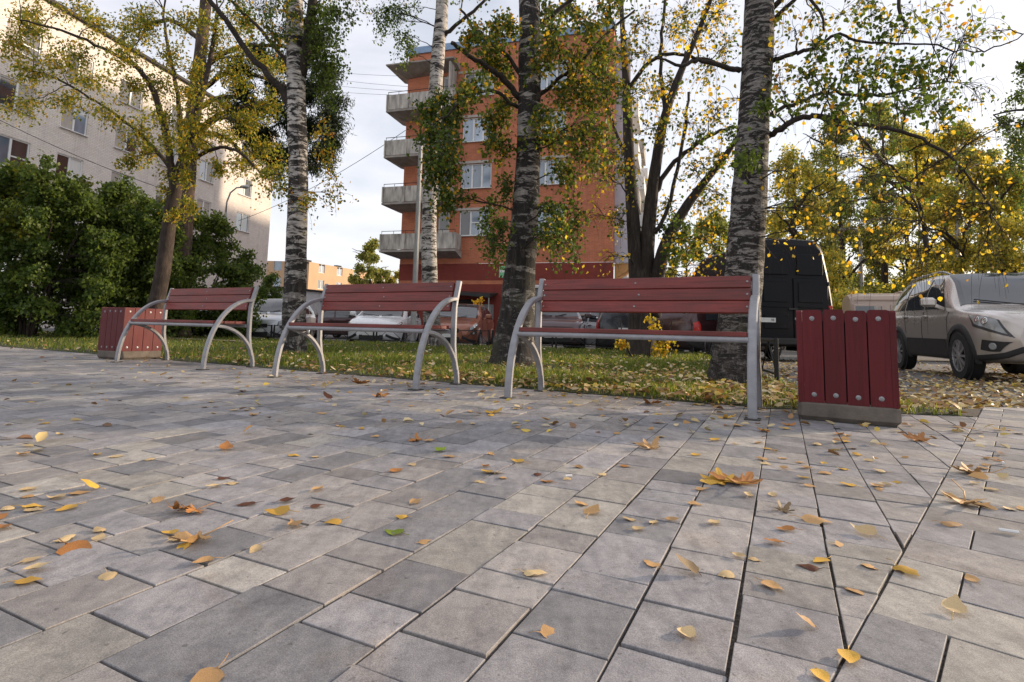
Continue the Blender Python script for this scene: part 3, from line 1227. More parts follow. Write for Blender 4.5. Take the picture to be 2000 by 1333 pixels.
# --- pale five-storey block at the left; its long side recedes
lb = thing('pale_brick_block', 'long pale white-brick apartment block behind the shrubs', 'apartment building', (-23.3, 28.17, 0), math.atan2(.9853, .1706))
cols = [(-8.2, -6.6, 3), (-3.65, -1.95, 2), (-.62, .84, 2), (2.55, 4.15, 2), (5.75, 7.1, 2), (9.25, 10.62, 2), (13.38, 14.92, 2)]
rects, wins = [], []
for fl in range(5):
    top = 3.42 + 2.77 * fl
    for ci, (a, b, lv) in enumerate(cols):
        hh = 1.42 if ci != 0 else 1.6
        r_ = (a, b, top - hh, top)
        rects.append(r_)
        wins.append((r_, lv))
mb = MB()
facade(mb, -14, 17.6, 0, 16.3, rects)
mb.add([(17.6, 0, 0), (17.6, 12, 0), (17.6, 12, 16.3), (17.6, 0, 16.3)], [(0, 1, 2, 3)])
mb.add([(-14, 0, 0), (-14, 12, 0), (-14, 12, 16.3), (-14, 0, 16.3)], [(3, 2, 1, 0)])
mb.build('wall', WHITEB, lb)
for (a, b, c, d), lv in wins:
    if d > 3.5 + 1.5 or a > 8:
        window(lb, a, b, c, d, .09, lv, [PANE_D, PANE, CURTW, CURT, PANE_D], False, True, (1, c + .55) if random.random() < .5 else None)
MB().box((1.8, 6.0, 16.38), (32.0, 12.5, .16)).build('roof_slab', ROOFD, lb)
MB().box((1.8, 6.5, 16.65), (31.0, 10, .38)).build('roof', ROOFD, lb)
for x in (-7.5, -2.5, 3.0, 9.5):
    MB().box((x, 3.0, 17.2), (1.1, .7, 1.3), ch=.03).build('chimney', WHITEB, lb)
for x in (-5.2, 8.0):
    MB().tube([(x, -.07, .2), (x, -.07, 16.2)], .055, 8).build('downpipe', M('zinc_pipe', (.45, .44, .42), .5, .4), lb, True)

# --- orange brick house: end wall faces the square, a balcony stack wraps its left corner
ob = thing('orange_brick_house', 'five-storey orange brick house with concrete balconies and red base', 'apartment building', (-2.25, 31.55, 0), math.atan2(-.276, .961))
rects, wins = [], []
for top in (15.70, 12.92, 10.12, 7.32):
    for a, b in ((-.93, .95), (3.5, 5.3)):
        rects.append((a, b, top - 1.48, top))
for top in (15.70, 12.92, 10.12, 7.32):
    rects.append((-2.30, -1.55, top - 2.1, top))
XL, XR = -4.65, 7.95
DK = .35
Z_B = 4.22
mb = MB()
facade(mb, XL, XR, Z_B, 17.3, rects, .16)
mb.add([(XL, 0, Z_B), (XL, 0, 17.3), (XL, 14, 17.3), (XL, 14, Z_B)], [(0, 1, 2, 3)])
mb.add([(XR, 0, Z_B), (XR, .75, Z_B), (XR, .75, 17.3), (XR, 0, 17.3)], [(0, 1, 2, 3)])
mb.build('wall', ORANGE, ob)
for i, (a, b, c, d) in enumerate(rects[:8]):
    window(ob, a, b, c, d, .12, 3, [PANE, PANE, PANE, PANE_D], True, True, (1, c + .78) if i >= 6 else None)
DOORM = M('pale_balcony_door', (.55, .54, .50), .5)
for (a, b, c, d) in rects[8:]:
    w_ = MB().box(((a + b) / 2, .11, (c + d) / 2), (b - a, .05, d - c), ch=.01).build('balcony_door', DOORM, ob)
    MB().box(((a + b) / 2, .080, (c + d) / 2 + .45), (b - a - .22, .012, (d - c) * .42)).build('pane', PANE_D, w_)
# painted base with an orange strip
mb = MB()
dr = [(-1.3, .35, .05, 2.15)]
facade(mb, XL - .02, XR + .02, -.4, 3.02, dr, .2)
mb.build('plinth', REDPL, ob)
MB().box(((XL + XR) / 2, .1, 3.13), (XR - XL + .01, .2, .215)).build('brick_course', ORANGE, ob)
MB().box(((XL + XR) / 2, .1, 3.725), (XR - XL + .03, .22, .97)).build('plinth_band', REDPL, ob)
mb = MB()
mb.add([(XL - .02, 0, -.4), (XL - .02, 0, 4.21), (XL - .02, 14, 4.21), (XL - .02, 14, -.4)], [(0, 1, 2, 3)]).build('side_plinth', REDPL, ob)
# roof and parapet
MB().box(((XL + XR) / 2, 7, 17.52), (XR - XL + .16, 14.2, .42)).build('roof_flashing', ROOFM, ob)
# right-hand long side: pale loggia panels stepping back
PANEL = M('pale_violet_panel', (.50, .48, .52), .8, 0, .08, 3, .2)
for i, z in enumerate((4.3, 5.9, 7.5, 9.1, 10.7, 12.3, 13.9, 15.5)):
    MB().box((XR + .42, .84, z + .78), (.86, .12, 1.575)).build('panel', PANEL, ob)
mb = MB()
rr = []
for fl in range(5):
    for k in range(7):
        rr.append((2.2 + 5.6 * k, 4.2 + 5.6 * k, 2.0 + 2.8 * fl, 3.5 + 2.8 * fl))
side_r = obj('side_wall', None, ob)
side_r.location = (XR - .004, .9, 0)
side_r.rotation_euler = (0, 0, math.pi / 2)
facade(mb, 0, 42, -.4, 17.3, rr, .16).build('wall_face', M('pale_side_wall', (.46, .42, .42), .85, 0, .1, 2, .3), side_r)
for (a, b, c, d) in rr:
    MB().box(((a + b) / 2, .13, (c + d) / 2), (b - a, .03, d - c)).build('window', PANE, side_r)
for fl in range(1, 6):
    for k in range(5):
        z = .5 + 2.8 * fl
        MB().box((5.2 + 7.5 * k, -.55, z), (3.4, 1.1, 1.05), ch=.02).build('loggia', WFRAME if (fl + k) % 3 else CONCB, side_r)
# bay with ochre underside and a glazed box low on the corner
OCH = M('ochre_render', (.62, .33, .12), .8)
MB().add([(XR + .0, .95, 4.25), (XR + 1.15, .95, 4.25), (XR + 1.15, 2.4, 4.25), (XR + .0, 2.4, 4.25), (XR + .0, .95, 3.4), (XR + .55, .95, 3.75), (XR + .55, 2.4, 3.75), (XR + .0, 2.4, 3.4)],
         [(0, 3, 2, 1), (0, 1, 5, 4), (1, 2, 6, 5), (4, 5, 6, 7), (2, 3, 7, 6)]).build('bay_bracket', OCH, ob)
MB().box((XR + 1.35, 6.0, 3.3), (1.3, 2.0, 2.3), ch=.03).build('glazed_bay', WFRAME, ob)
MB().box((XR + 1.35, 4.985, 3.55), (.95, .03, 1.35)).build('bay_pane', PANE_D, ob)
# balconies round the left corner
for i, z in enumerate((4.95, 7.78, 10.62, 13.45)):
    x1 = (-.78, -1.25, -1.25, -1.25)[i]
    b_ = MB().add([(-5.50, -1.02, z - .02), (x1 + .06, -1.02, z - .02), (x1 + .06, .0, z - .02), (XL, .0, z - .02), (XL, 1.2, z - .02), (-5.50, 1.2, z - .02),
                   (-5.50, -1.02, z - .14), (x1 + .06, -1.02, z - .14), (x1 + .06, -.01, z - .42), (XL - .05, -.01, z - .42), (XL - .05, 1.2, z - .42), (-5.50, 1.2, z - .14)],
                  [(0, 1, 2, 3, 4, 5), (11, 10, 9, 8, 7, 6), (0, 6, 7, 1), (1, 7, 8, 2), (2, 8, 9, 3), (3, 9, 10, 4), (4, 10, 11, 5), (5, 11, 6, 0)]).build('balcony', SLAB, ob)
    n = 3
    seg = (x1 + 5.43) / n
    for k in range(n):
        MB().box((-5.41 + seg * (k + .5), -.96, z + .47), (seg - .035, .07, .92), ch=.006).build('balcony_panel', CONCB, b_)
    MB().box((x1, -.56, z + .47), (.07, .97, .92), ch=.006).build('balcony_panel', CONCB, b_)
    MB().box((-5.45, -.02, z + .47), (.07, 2.1, .92), ch=.006).build('balcony_panel', CONCB, b_)
    MB().bar((-5.43, -.96, z + 1.10), (x1, -.96, z + 1.10), .03).build('handrail', ROOFD, b_)
    for k in range(7):
        x = -5.41 + (x1 + 5.41) * k / 6
        MB().bar((x, -.96, z + .92), (x, -.96, z + 1.09), .02).build('baluster', ROOFD, b_)
MB().add([(-5.6, -1.12, 16.28), (-1.2, -1.12, 16.28), (-1.2, 0, 16.28), (XL, 0, 16.28), (XL, 1.4, 16.28), (-5.6, 1.4, 16.28), (-5.6, -1.12, 16.20), (-1.2, -1.12, 16.20), (-1.2, -.01, 15.95), (XL - .05, -.01, 15.75), (XL - .05, 1.4, 15.95), (-5.6, 1.4, 16.2)],
         [(0, 1, 2, 3, 4, 5), (11, 10, 9, 8, 7, 6), (0, 6, 7, 1), (1, 7, 8, 2), (2, 8, 9, 3), (3, 9, 10, 4), (4, 10, 11, 5), (5, 11, 6, 0)]).build('balcony_canopy', SLAB, ob)
MB().box((-1.45, -.55, 14.95), (.09, 1.0, 2.2)).build('balcony_screen', CONCB, ob)
# entrance at the foot: dark doorway, sagging awning, pipes
MB().box((-.48, .17, 1.1), (1.64, .04, 2.1)).build('entrance_recess', M('dark_doorway', (.02, .016, .015), .7), ob)
AW = M('black_awning', (.02, .02, .021), .55)
MB().add([(-1.4, -.02, 2.66), (1.55, -.02, 2.52), (1.55, -1.5, 2.36), (-1.4, -1.5, 2.50), (-1.4, -.02, 2.60), (1.55, -.02, 2.46), (1.55, -1.5, 2.16), (-1.4, -1.5, 2.40)],
         [(0, 3, 2, 1), (4, 5, 6, 7), (3, 7, 6, 2), (0, 4, 7, 3), (1, 2, 6, 5), (0, 1, 5, 4)]).build('awning', AW, ob)
for x in (-1.35, 1.5):
    MB().bar((x, -1.45, -.2), (x, -1.45, 2.3), .05).build('awning_post', POLE, ob)
MB().box((.95, -.3, .9), (.75, .6, 1.9), ch=.02).build('grey_cabinet', M('grey_cabinet_paint', (.22, .22, .22), .6), ob)
# things fixed to or standing at the wall
c_, s_ = .961, -.276


def on_wall(x, y, z):
    return (-2.25 + c_ * x - s_ * y, 31.55 + s_ * x + c_ * y, z)


gs = thing('green_notice', 'small green and white notice on the red wall beside the birch', 'notice', on_wall(1.92, -.03, 3.72), math.atan2(-.276, .961))
MB().box((0, 0, 0), (.66, .02, .66)).build('board', M('pale_green_print', (.18, .50, .26), .5), gs)
MB().box((0, -.012, .03), (.56, .006, .12)).build('white_stripe', WFRAME, gs)
MB().box((0, -.012, -.27), (.62, .006, .05)).build('white_stripe', WFRAME, gs)
MB().box((-.14, -.012, .18), (.10, .006, .13)).build('dark_mark', M('dark_green_print', (.03, .16, .07), .5), gs)
MB().box((.10, -.012, .20), (.05, .006, .16)).build('white_stripe', WFRAME, gs)
wb = thing('entrance_window', 'narrow dark window with pale frame on the red wall right of the birch', 'window', on_wall(3.22, -.02, 3.55), math.atan2(-.276, .961))
MB().box((0, 0, 0), (.80, .05, 1.25)).build('casing', LINT, wb)
MB().box((-.02, -.03, -.03), (.66, .02, 1.05)).build('pane', PANE_D, wb)
rb = obj('wall_fitting', None, None, 'small round white fitting on the red wall left of the birch', 'wall fitting')
rb.location = on_wall(2.02, -.06, 2.72)
rb.rotation_euler = (0, 0, math.atan2(-.276, .961))
MB().lathe([(.10, .05), (.11, 0), (.085, -.03), (.02, -.035)], (0, 0, 0), 'y', 14).build('disc', WFRAME, rb, True)
MB().lathe([(.02, -.035), (.02, -.06)], (0, 0, 0), 'y', 8).build('centre', ROOFD, rb)
pc = thing('gate_post', 'grey post with a white cap behind the nearest bench', 'post', (at(1046, 640, 15.9)[0], 16.6, -.19))
MB().box((0, 0, .95), (.30, .30, 1.9), ch=.01).build('shaft', M('grey_post_paint', (.16, .15, .15), .7), pc)
MB().box((.02, 0, 1.97), (.40, .34, .10), ch=.015).build('cap', WFRAME, pc)

# --- white garage wall behind the left cars
wl = thing('white_garage', 'low white garage wall behind the silver car', 'garage', (-12.9, 30.4, -.2), math.atan2(9.0, 4.6))
MB().box((6.0, 1.5, 1.32), (12, 3, 2.64)).build('wall', M('white_render', (.66, .65, .65), .85, 0, .06, 2, .2), wl)
MB().box((6.0, 1.45, 2.70), (12.2, 3.2, .10)).build('roof', ROOFD, wl)
for k in range(3):
    MB().box((2.0 + 3.6 * k, -.01, 1.05), (2.5, .04, 2.05)).build('garage_door', M('pale_door', (.55, .55, .55), .6), wl)

# --- far ochre house
fb = thing('ochre_house', 'distant sunlit ochre apartment house beyond the birch trunk', 'apartment building', (-36.93, 100, -.2), math.atan2(55, 21))
OCHB = M('ochre_brick', (.54, .35, .21), .85, 0, .12, .5, 0)
mb = MB()
rr = [(2.6 + 5.2 * k, 4.3 + 5.2 * k, 1.4 + 3.0 * fl, 3.1 + 3.0 * fl) for k in range(8) for fl in range(4)]
facade(mb, 0, 46, 0, 11.8, rr, .2).build('wall', OCHB, fb)
for (a, b, c, d) in rr:
    window(fb, a, b, c, d, .12, 2, [PANE], False, False)
lf = obj('end_wall', None, fb)
lf.rotation_euler = (0, 0, math.pi * .5 + math.radians(32))
mb = MB()
rr = [(-2.8 - 3.6 * k, -1.4 - 3.6 * k, 1.4 + 3.0 * fl, 3.1 + 3.0 * fl) for k in range(3) for fl in range(4)]
# end wall runs left from the corner
P1 = np.array(at(532, 519, 100)) - np.array([-36.93, 100, 0])
ang = math.atan2(P1[1], P1[0]) - math.atan2(55, 21)
lf.rotation_euler = (0, 0, ang + math.pi)
facade(mb, -11.5, 0, 0, 11.8, rr, .2).build('wall_face', OCHB, lf)
for (a, b, c, d) in rr:
    MB().box(((a + b) / 2, .15, (c + d) / 2), (b - a, .04, d - c)).build('window', PANE, lf)
MB().box((23, 6.3, 11.9), (46.4, 12.4, .3)).build('roof', ROOFD, fb)
for k in range(5):
    MB().box((4 + 9 * k, 4, 12.5), (1.3, .9, 1.0)).build('chimney', ROOFD, fb)
# ---------------------------------------------------------------- cars
TYRE = M('tyre_rubber', (.018, .018, .018), .85, 0, .2, 20, .3)
RIM = M('alloy_rim', (.42, .42, .43), .35, .7, .1, 20, 0)
PLASTIC = M('black_plastic', (.022, .022, .023), .6, 0, .2, 10, .2)
CARGLASS = mat_glass('car_glass', (.030, .034, .038), .03, 1.95)
CHROME = M('chrome_trim', (.7, .7, .72), .15, 1.0, .03, 5, 0)
LAMPG = mat_glass('headlight_glass', (.30, .31, .32), .08, 1.7)
LAMPD = M('lamp_dark', (.08, .08, .085), .3, .5)
TAIL = M('tail_light_red', (.45, .015, .012), .25, 0, .1, 10, 0)
PLATE = M('white_plate', (.66, .66, .64), .5, 0, .05, 10, 0)
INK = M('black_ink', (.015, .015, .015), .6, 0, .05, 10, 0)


def mono(xs, ys, q):
    """monotone cubic interpolation"""
    xs, ys = np.asarray(xs, float), np.asarray(ys, float)
    h = np.diff(xs)
    dl = np.diff(ys) / h
    mm = np.zeros(len(xs))
    mm[1:-1] = np.where(dl[:-1] * dl[1:] > 0, 2 * dl[:-1] * dl[1:] / (dl[:-1] + dl[1:] + 1e-12), 0)
    mm[0], mm[-1] = dl[0], dl[-1]
    i = np.clip(np.searchsorted(xs, q) - 1, 0, len(xs) - 2)
    t = (q - xs[i]) / h[i]
    return ((2 * t ** 3 - 3 * t ** 2 + 1) * ys[i] + (t ** 3 - 2 * t ** 2 + t) * h[i] * mm[i] + (-2 * t ** 3 + 3 * t ** 2) * ys[i + 1] + (t ** 3 - t ** 2) * h[i] * mm[i + 1])


class Body:
    """car shell: stations (x, z_bottom, z_belt, z_top, w_bottom, w_belt, w_top), x rising from tail to nose"""
    def __init__(self, st):
        self.st = np.array(st, float)
        self.x0, self.x1 = self.st[0, 0], self.st[-1, 0]

    def sec(self, x):
        zb, zl, zt, wb, wl, wt = [float(mono(self.st[:, 0], self.st[:, k], x)) for k in range(1, 7)]
        P = [(wb * .80, zb), (wb * .97, zb + .035), (wb, zb + .10), ((wb + wl) / 2 + .015, zb + (zl - zb) * .55), (wl, zl - .07), (wl - .028, zl),
             (wl + (wt - wl) * .5 + .012, zl + (zt - zl) * .52), (wt + .012, zt - min(.07, (zt - zl) * .30)), (wt - .06, zt - min(.018, (zt - zl) * .08)), (wt * .5, zt - .002 + .012 * 0), (0, zt + .006)]
        return P

    def pt(self, x, v, side=1):
        P = self.sec(x)
        i = min(int(v), len(P) - 2)
        t = v - i
        p0, p1, p2, p3 = P[max(i - 1, 0)], P[i], P[i + 1], P[min(i + 2, len(P) - 1)]
        r = []
        for k in (0, 1):
            m1, m2 = (p2[k] - p0[k]) * .35, (p3[k] - p1[k]) * .35
            r.append((2 * t ** 3 - 3 * t ** 2 + 1) * p1[k] + (t ** 3 - 2 * t ** 2 + t) * m1 + (-2 * t ** 3 + 3 * t ** 2) * p2[k] + (t ** 3 - t ** 2) * m2)
        return Vector((x, side * max(0, r[0]), r[1]))

    def nrm(self, x, v, side=1):
        e = .02
        a = self.pt(min(x + e, self.x1), v, side) - self.pt(max(x - e, self.x0), v, side)
        b = self.pt(x, min(v + .08, 9.99), side) - self.pt(x, max(v - .08, 0), side)
        n = a.cross(b) * (-1 if side > 0 else 1)
        return n.normalized() if n.length > 1e-9 else Vector((0, side, 0))

    def yz(self, x, z):
        """half width of the shell at length x and height z"""
        x = min(max(x, self.x0), self.x1)
        P = self.sec(x)[1:6]
        return float(np.interp(z, [p[1] for p in P], [p[0] for p in P]))

    def mesh(self, nx=56, sub=3):
        mb = MB()
        xs = np.concatenate([np.linspace(self.x0, self.x0 + .3, 8)[:-1], np.linspace(self.x0 + .3, self.x1 - .3, nx), np.linspace(self.x1 - .3, self.x1, 8)[1:]])
        vs = [i / sub for i in range(10 * sub + 1)]
        for side in (1, -1):
            V = [self.pt(x, v, side) for x in xs for v in vs]
            n = len(vs)
            F_ = []
            for i in range(len(xs) - 1):
                for j in range(n - 1):
                    q_ = (i * n + j, (i + 1) * n + j, (i + 1) * n + j + 1, i * n + j + 1)
                    F_.append(q_ if side > 0 else q_[::-1])
            mb.add(V, F_)
            b = len(mb.v) - len(V)
        # close the ends and the floor
        n = len(vs)
        nn = len(xs) * n
        for row in (0, (len(xs) - 1) * n):
            mb.f.append(tuple([row + j for j in range(n)] + [nn + row + j for j in range(n - 1, -1, -1)]))
        for i in range(len(xs) - 1):
            mb.f.append((i * n, nn + i * n, nn + (i + 1) * n, (i + 1) * n))
        return mb

    def patch(self, fx, nu=8, nv=6, off=.005, side=1):
        """piece of the shell; fx(s, t) -> (x, v)"""
        V = []
        for i in range(nu + 1):
            for j in range(nv + 1):
                x, v = fx(i / nu, j / nv)
                V.append(self.pt(x, v, side) + self.nrm(x, v, side) * off)
        F_ = [(i * (nv + 1) + j, (i + 1) * (nv + 1) + j, (i + 1) * (nv + 1) + j + 1, i * (nv + 1) + j + 1) for i in range(nu) for j in range(nv)]
        if side < 0:
            F_ = [f[::-1] for f in F_]
        return V, F_


def both(B, fx, off=.005, nu=10, nv=6):
    """patch across the centre line"""
    mb = MB()
    for s in (1, -1):
        mb.add(*B.patch(fx, nu, nv, off, s))
    return mb


def quadfx(c00, c10, c11, c01):
    """bilinear (x, v): corners at s,t"""
    return lambda s, t: tuple((1 - s) * (1 - t) * a + s * (1 - t) * b + s * t * c + (1 - s) * t * d for a, b, c, d in zip(c00, c10, c11, c01))


def wheel(par, x, y, r, w, spokes=10, z=0.0):
    sgn = 1 if y > 0 else -1
    o = obj('wheel', None, par)
    o.location = (x, y, r + z)
    prof = [(r * .66, -w / 2), (r * .93, -w / 2), (r * .99, -w * .36), (r, 0), (r * .99, w * .36), (r * .93, w / 2), (r * .66, w / 2)]
    MB().lathe(prof, (0, 0, 0), 'y', 36, False).build('tyre', TYRE, o, True, 50)
    mb = MB()
    ye = sgn * (w / 2 - .012)
    mb.lathe([(r * .68, ye - sgn * .05), (r * .68, ye + sgn * .008), (r * .62, ye + sgn * .010), (r * .60, ye - sgn * .03)], (0, 0, 0), 'y', 36, False)
    for k in range(spokes):
        a = 2 * math.pi * k / spokes
        d = Vector((math.cos(a), 0, math.sin(a)))
        mb.bar(d * r * .10 + Vector((0, ye + sgn * .0, 0)), d * r * .64 + Vector((0, ye - sgn * .006, 0)), .035, .022, (0, 1, 0))
    mb.lathe([(r * .17, ye - sgn * .02), (r * .17, ye + sgn * .012), (r * .12, ye + sgn * .018)], (0, 0, 0), 'y', 16)
    mb.build('rim', RIM, o, True, 35)
    MB().lathe([(r * .60, ye - sgn * .035), (r * .60, ye - sgn * .034)], (0, 0, 0), 'y', 24).build('brake_disc', LAMPD, o)
    return o


def text_plate(par, txt, loc, rz, size, w, h, dx=0.0):
    o = obj('number_plate', MB().box((0, 0, 0), (w, .012, h)).mesh('number_plate', PLATE), par)
    o.location = loc
    o.rotation_euler = (0, 0, rz)
    MB().box((0, -.0065, 0), (w - .02, .002, h - .02)).build('plate_face', PLATE, o)
    if txt:
        cu = bpy.data.curves.new('plate_text', 'FONT')
        cu.body = txt
        cu.size = size
        cu.align_x = 'CENTER'
        cu.align_y = 'CENTER'
        cu.extrude = .001
        cu.materials.append(INK)
        tmp = bpy.data.objects.new('plate_text', cu)
        COL.objects.link(tmp)
        me_ = bpy.data.meshes.new_from_object(tmp)
        bpy.data.objects.remove(tmp)
        t = obj('plate_text', me_, o)
        t.location = (dx, -.009, 0)
        t.rotation_euler = (math.pi / 2, 0, 0)
    return o


def make_car(label, loc, head, spec, paint, group='parked cars', name='parked_car', plate='', detail=True):
    """spec: dict with stations, wheels and glass lines; local +x = nose"""
    r = thing(name, label, 'car', loc, head, group)
    B = Body(spec['st'])
    B.mesh(spec.get('nx', 48)).build('body', paint, r, True, 45)
    wr, wx = spec['wr'], spec['wx']
    wy = spec['wy']
    for x in wx:
        for s in (1, -1):
            # arch lip and dark wheel well stand just proud of the shell
            mb = MB()
            ra = wr + .075
            ring, F_ = [], []
            for k in range(21):
                a = math.radians(-12 + 204 * k / 20)
                for rr_, yy in ((ra - .045, .022), (ra + .035, .016), (ra + .05, -.03)):
                    X_, Z_ = x + rr_ * math.cos(a), wr + rr_ * math.sin(a)
                    ring.append((X_, s * (B.yz(X_, Z_) + yy), Z_))
            for k in range(20):
                for j in range(2):
                    f = (k * 3 + j, k * 3 + j + 1, (k + 1) * 3 + j + 1, (k + 1) * 3 + j)
                    F_.append(f if s < 0 else f[::-1])
            mb.add(ring, F_).build('wheel_arch', PLASTIC if spec.get('clad') else paint, r, True)
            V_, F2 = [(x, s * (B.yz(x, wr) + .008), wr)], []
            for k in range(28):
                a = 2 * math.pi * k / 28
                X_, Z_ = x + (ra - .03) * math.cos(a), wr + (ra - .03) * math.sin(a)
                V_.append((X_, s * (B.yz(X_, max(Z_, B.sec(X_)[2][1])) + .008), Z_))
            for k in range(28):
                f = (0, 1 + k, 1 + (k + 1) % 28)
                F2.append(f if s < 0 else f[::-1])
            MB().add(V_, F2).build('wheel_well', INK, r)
            wheel(r, x, s * (wy - .09 + .03), wr, .21, spec.get('spokes', 7))
    g = spec['glass']
    both(B, quadfx((g['ws'][0], 10), (g['ws'][0], g.get('wsv0', 7.15)), (g['ws'][1], 7.5), (g['ws'][1], 10)), .006).build('windscreen', CARGLASS, r, True)
    if 'rw' in g:
        both(B, quadfx((g['rw'][0], 10), (g['rw'][0], 7.4), (g['rw'][1], 7.25), (g['rw'][1], 10)), .006).build('rear_window', CARGLASS, r, True)
    for s in (1, -1):
        for q_ in g['side']:
            mb = MB()
            mb.add(*B.patch(quadfx((q_[0], 5.30), (q_[1], 5.30), (q_[2], 6.86), (q_[3], 6.86)), 8, 6, .007, s)).build('side_window', CARGLASS, r, True)
        for (xa, va, xb, vb) in spec.get('lines', []):
            # door shut lines
            pts = [B.pt(xa + (xb - xa) * k / 8, va + (vb - va) * k / 8, s) + B.nrm(xa + (xb - xa) * k / 8, va + (vb - va) * k / 8, s) * .002 for k in range(9)]
            MB().tube(pts, .005, 4).build('door_line', INK, r)
        for hx in spec.get('handles', []):
            p = B.pt(hx, 4.35, s) + B.nrm(hx, 4.35, s) * .02
            MB().box(tuple(p), (.19, .035, .032), ch=.008).build('door_handle', paint, r)
        if 'mirror' in spec:
            mx_ = spec['mirror']
            p = B.pt(mx_, 5.35, s)
            mb = MB()
            mb.bar(p, p + Vector((.02, s * .13, .06)), .05)
            mb.box(tuple(p + Vector((.0, s * .21, .11))), (.12, .21, .15), ch=.035)
            mb.build('mirror', paint, r, True, 40)
        hl = spec['head']
        mb = MB()
        ex_ = [(hl[0][0] + .03, hl[0][1] - .18), (hl[1][0] - .04, hl[1][1] - .16), (hl[2][0] - .05, hl[2][1] + .10), (hl[3][0] + .02, hl[3][1] + .10)]
        MB().add(*B.patch(quadfx(*[(min(a_, B.x1), b_) for a_, b_ in ex_]), 8, 6, .006, s)).build('headlight_surround', LAMPD, r, True)
        ho = mb.add(*B.patch(quadfx(*hl), 8, 6, .010, s)).build('headlight', LAMPG, r, True)
        for u_, w_ in ((.38, .052), (.68, .040)):
            c = quadfx(*hl)(u_, .45)
            p, n_ = B.pt(c[0], c[1], s), B.nrm(c[0], c[1], s)
            MB().lathe([(w_, 0), (w_ * .95, .010), (w_ * .6, .004)], (0, 0, 0), 'z', 16).build('reflector', CHROME, ho, True)
            ho.children[-1].matrix_local = Matrix.Translation(p + n_ * .008) @ n_.to_track_quat('Z', 'Y').to_matrix().to_4x4()
        if 'tail' in spec:
            MB().add(*B.patch(quadfx(*spec['tail']), 5, 5, .010, s)).build('tail_light', TAIL, r, True)
        if 'fog' in spec:
            mb = MB()
            fo = MB().add(*B.patch(quadfx(*spec['fog']), 6, 4, .008, s)).build('fog_surround', PLASTIC, r, True)
            c = quadfx(*spec['fog'])(.38, .48)
            p = B.pt(c[0], c[1], s)
            n_ = B.nrm(c[0], c[1], s)
            MB().tube([p + n_ * .006, p + n_ * .016], [.048, .042], 14).build('fog_lamp', LAMPG, fo, True, 30)
        if spec.get('clad'):
            x0_, x1_ = wx[0] + wr + .10, wx[1] - wr - .10
            MB().add(*B.patch(quadfx((x0_, 1.0), (x1_, 1.0), (x1_, 2.75), (x0_, 2.75)), 8, 5, .012, s)).build('sill_cladding', PLASTIC, r, True)
        if spec.get('rails'):
            ra_, rb_ = spec['rails']
            pts = []
            for k in range(13):
                u = k / 12
                x_ = ra_ + (rb_ - ra_) * u
                lift = .055 * min(1, 8 * u, 8 * (1 - u))
                pts.append(B.pt(x_, 8.0, s) + Vector((0, 0, lift)))
            MB().tube(pts, .018, 8).build('roof_rail', RIM, r, True)
    # front and rear bumpers
    xn = B.x1
    zf = spec['bump']
    nose = spec.get('nosew', .62)
    both(B, quadfx((xn - .30, 10), (xn - .42, 1.0), (xn - .36, zf), (xn - .30, 10)), .010) if False else None
    for s in (1, -1):
        MB().add(*B.patch(quadfx((xn - .62, .9), (xn, .9), (xn, 2.0), (xn - .62, 2.0)), 8, 5, .010, s)).build('lower_bumper', PLASTIC, r, True)
        MB().add(*B.patch(quadfx((B.x0, .9), (B.x0 + .5, .9), (B.x0 + .5, 2.6), (B.x0, 2.6)), 8, 5, .010, s)).build('rear_bumper', PLASTIC, r, True)
    zg = spec['grille']
    o = MB().box((xn + .004, 0, zg), (.03, nose, .13), ch=.012).build('grille', INK, r)
    MB().box((xn + .022, 0, zg + .01), (.012, nose * .96, .018)).build('chrome_bar', CHROME, o)
    MB().lathe([(.055, 0), (.055, .014), (.04, .02)], (xn + .014, 0, zg + .01), 'x', 16).build('badge', CHROME, o)
    MB().box((xn + .0, 0, zg - .27), (.03, nose * 1.05, .14), ch=.012).build('lower_grille', INK, r)
    if plate is not None:
        text_plate(r, plate, (xn + .035, 0, zg - .16), math.pi / 2, .085, .52, .112)
        text_plate(r, plate, (B.x0 - .012, 0, spec.get('rplate', .75)), -math.pi / 2, .085, .52, .112)
    for s in (1, -1):
        if 'wiper' in spec:
            a = B.pt(spec['wiper'], 9.9, 1) + Vector((0, s * .05, .012))
            b_ = B.pt(spec['wiper'] - .10, 9.0, s) + Vector((0, s * .12 - .1, .03))
            MB().tube([a, b_], .009, 5).build('wiper', INK, r)
    return r


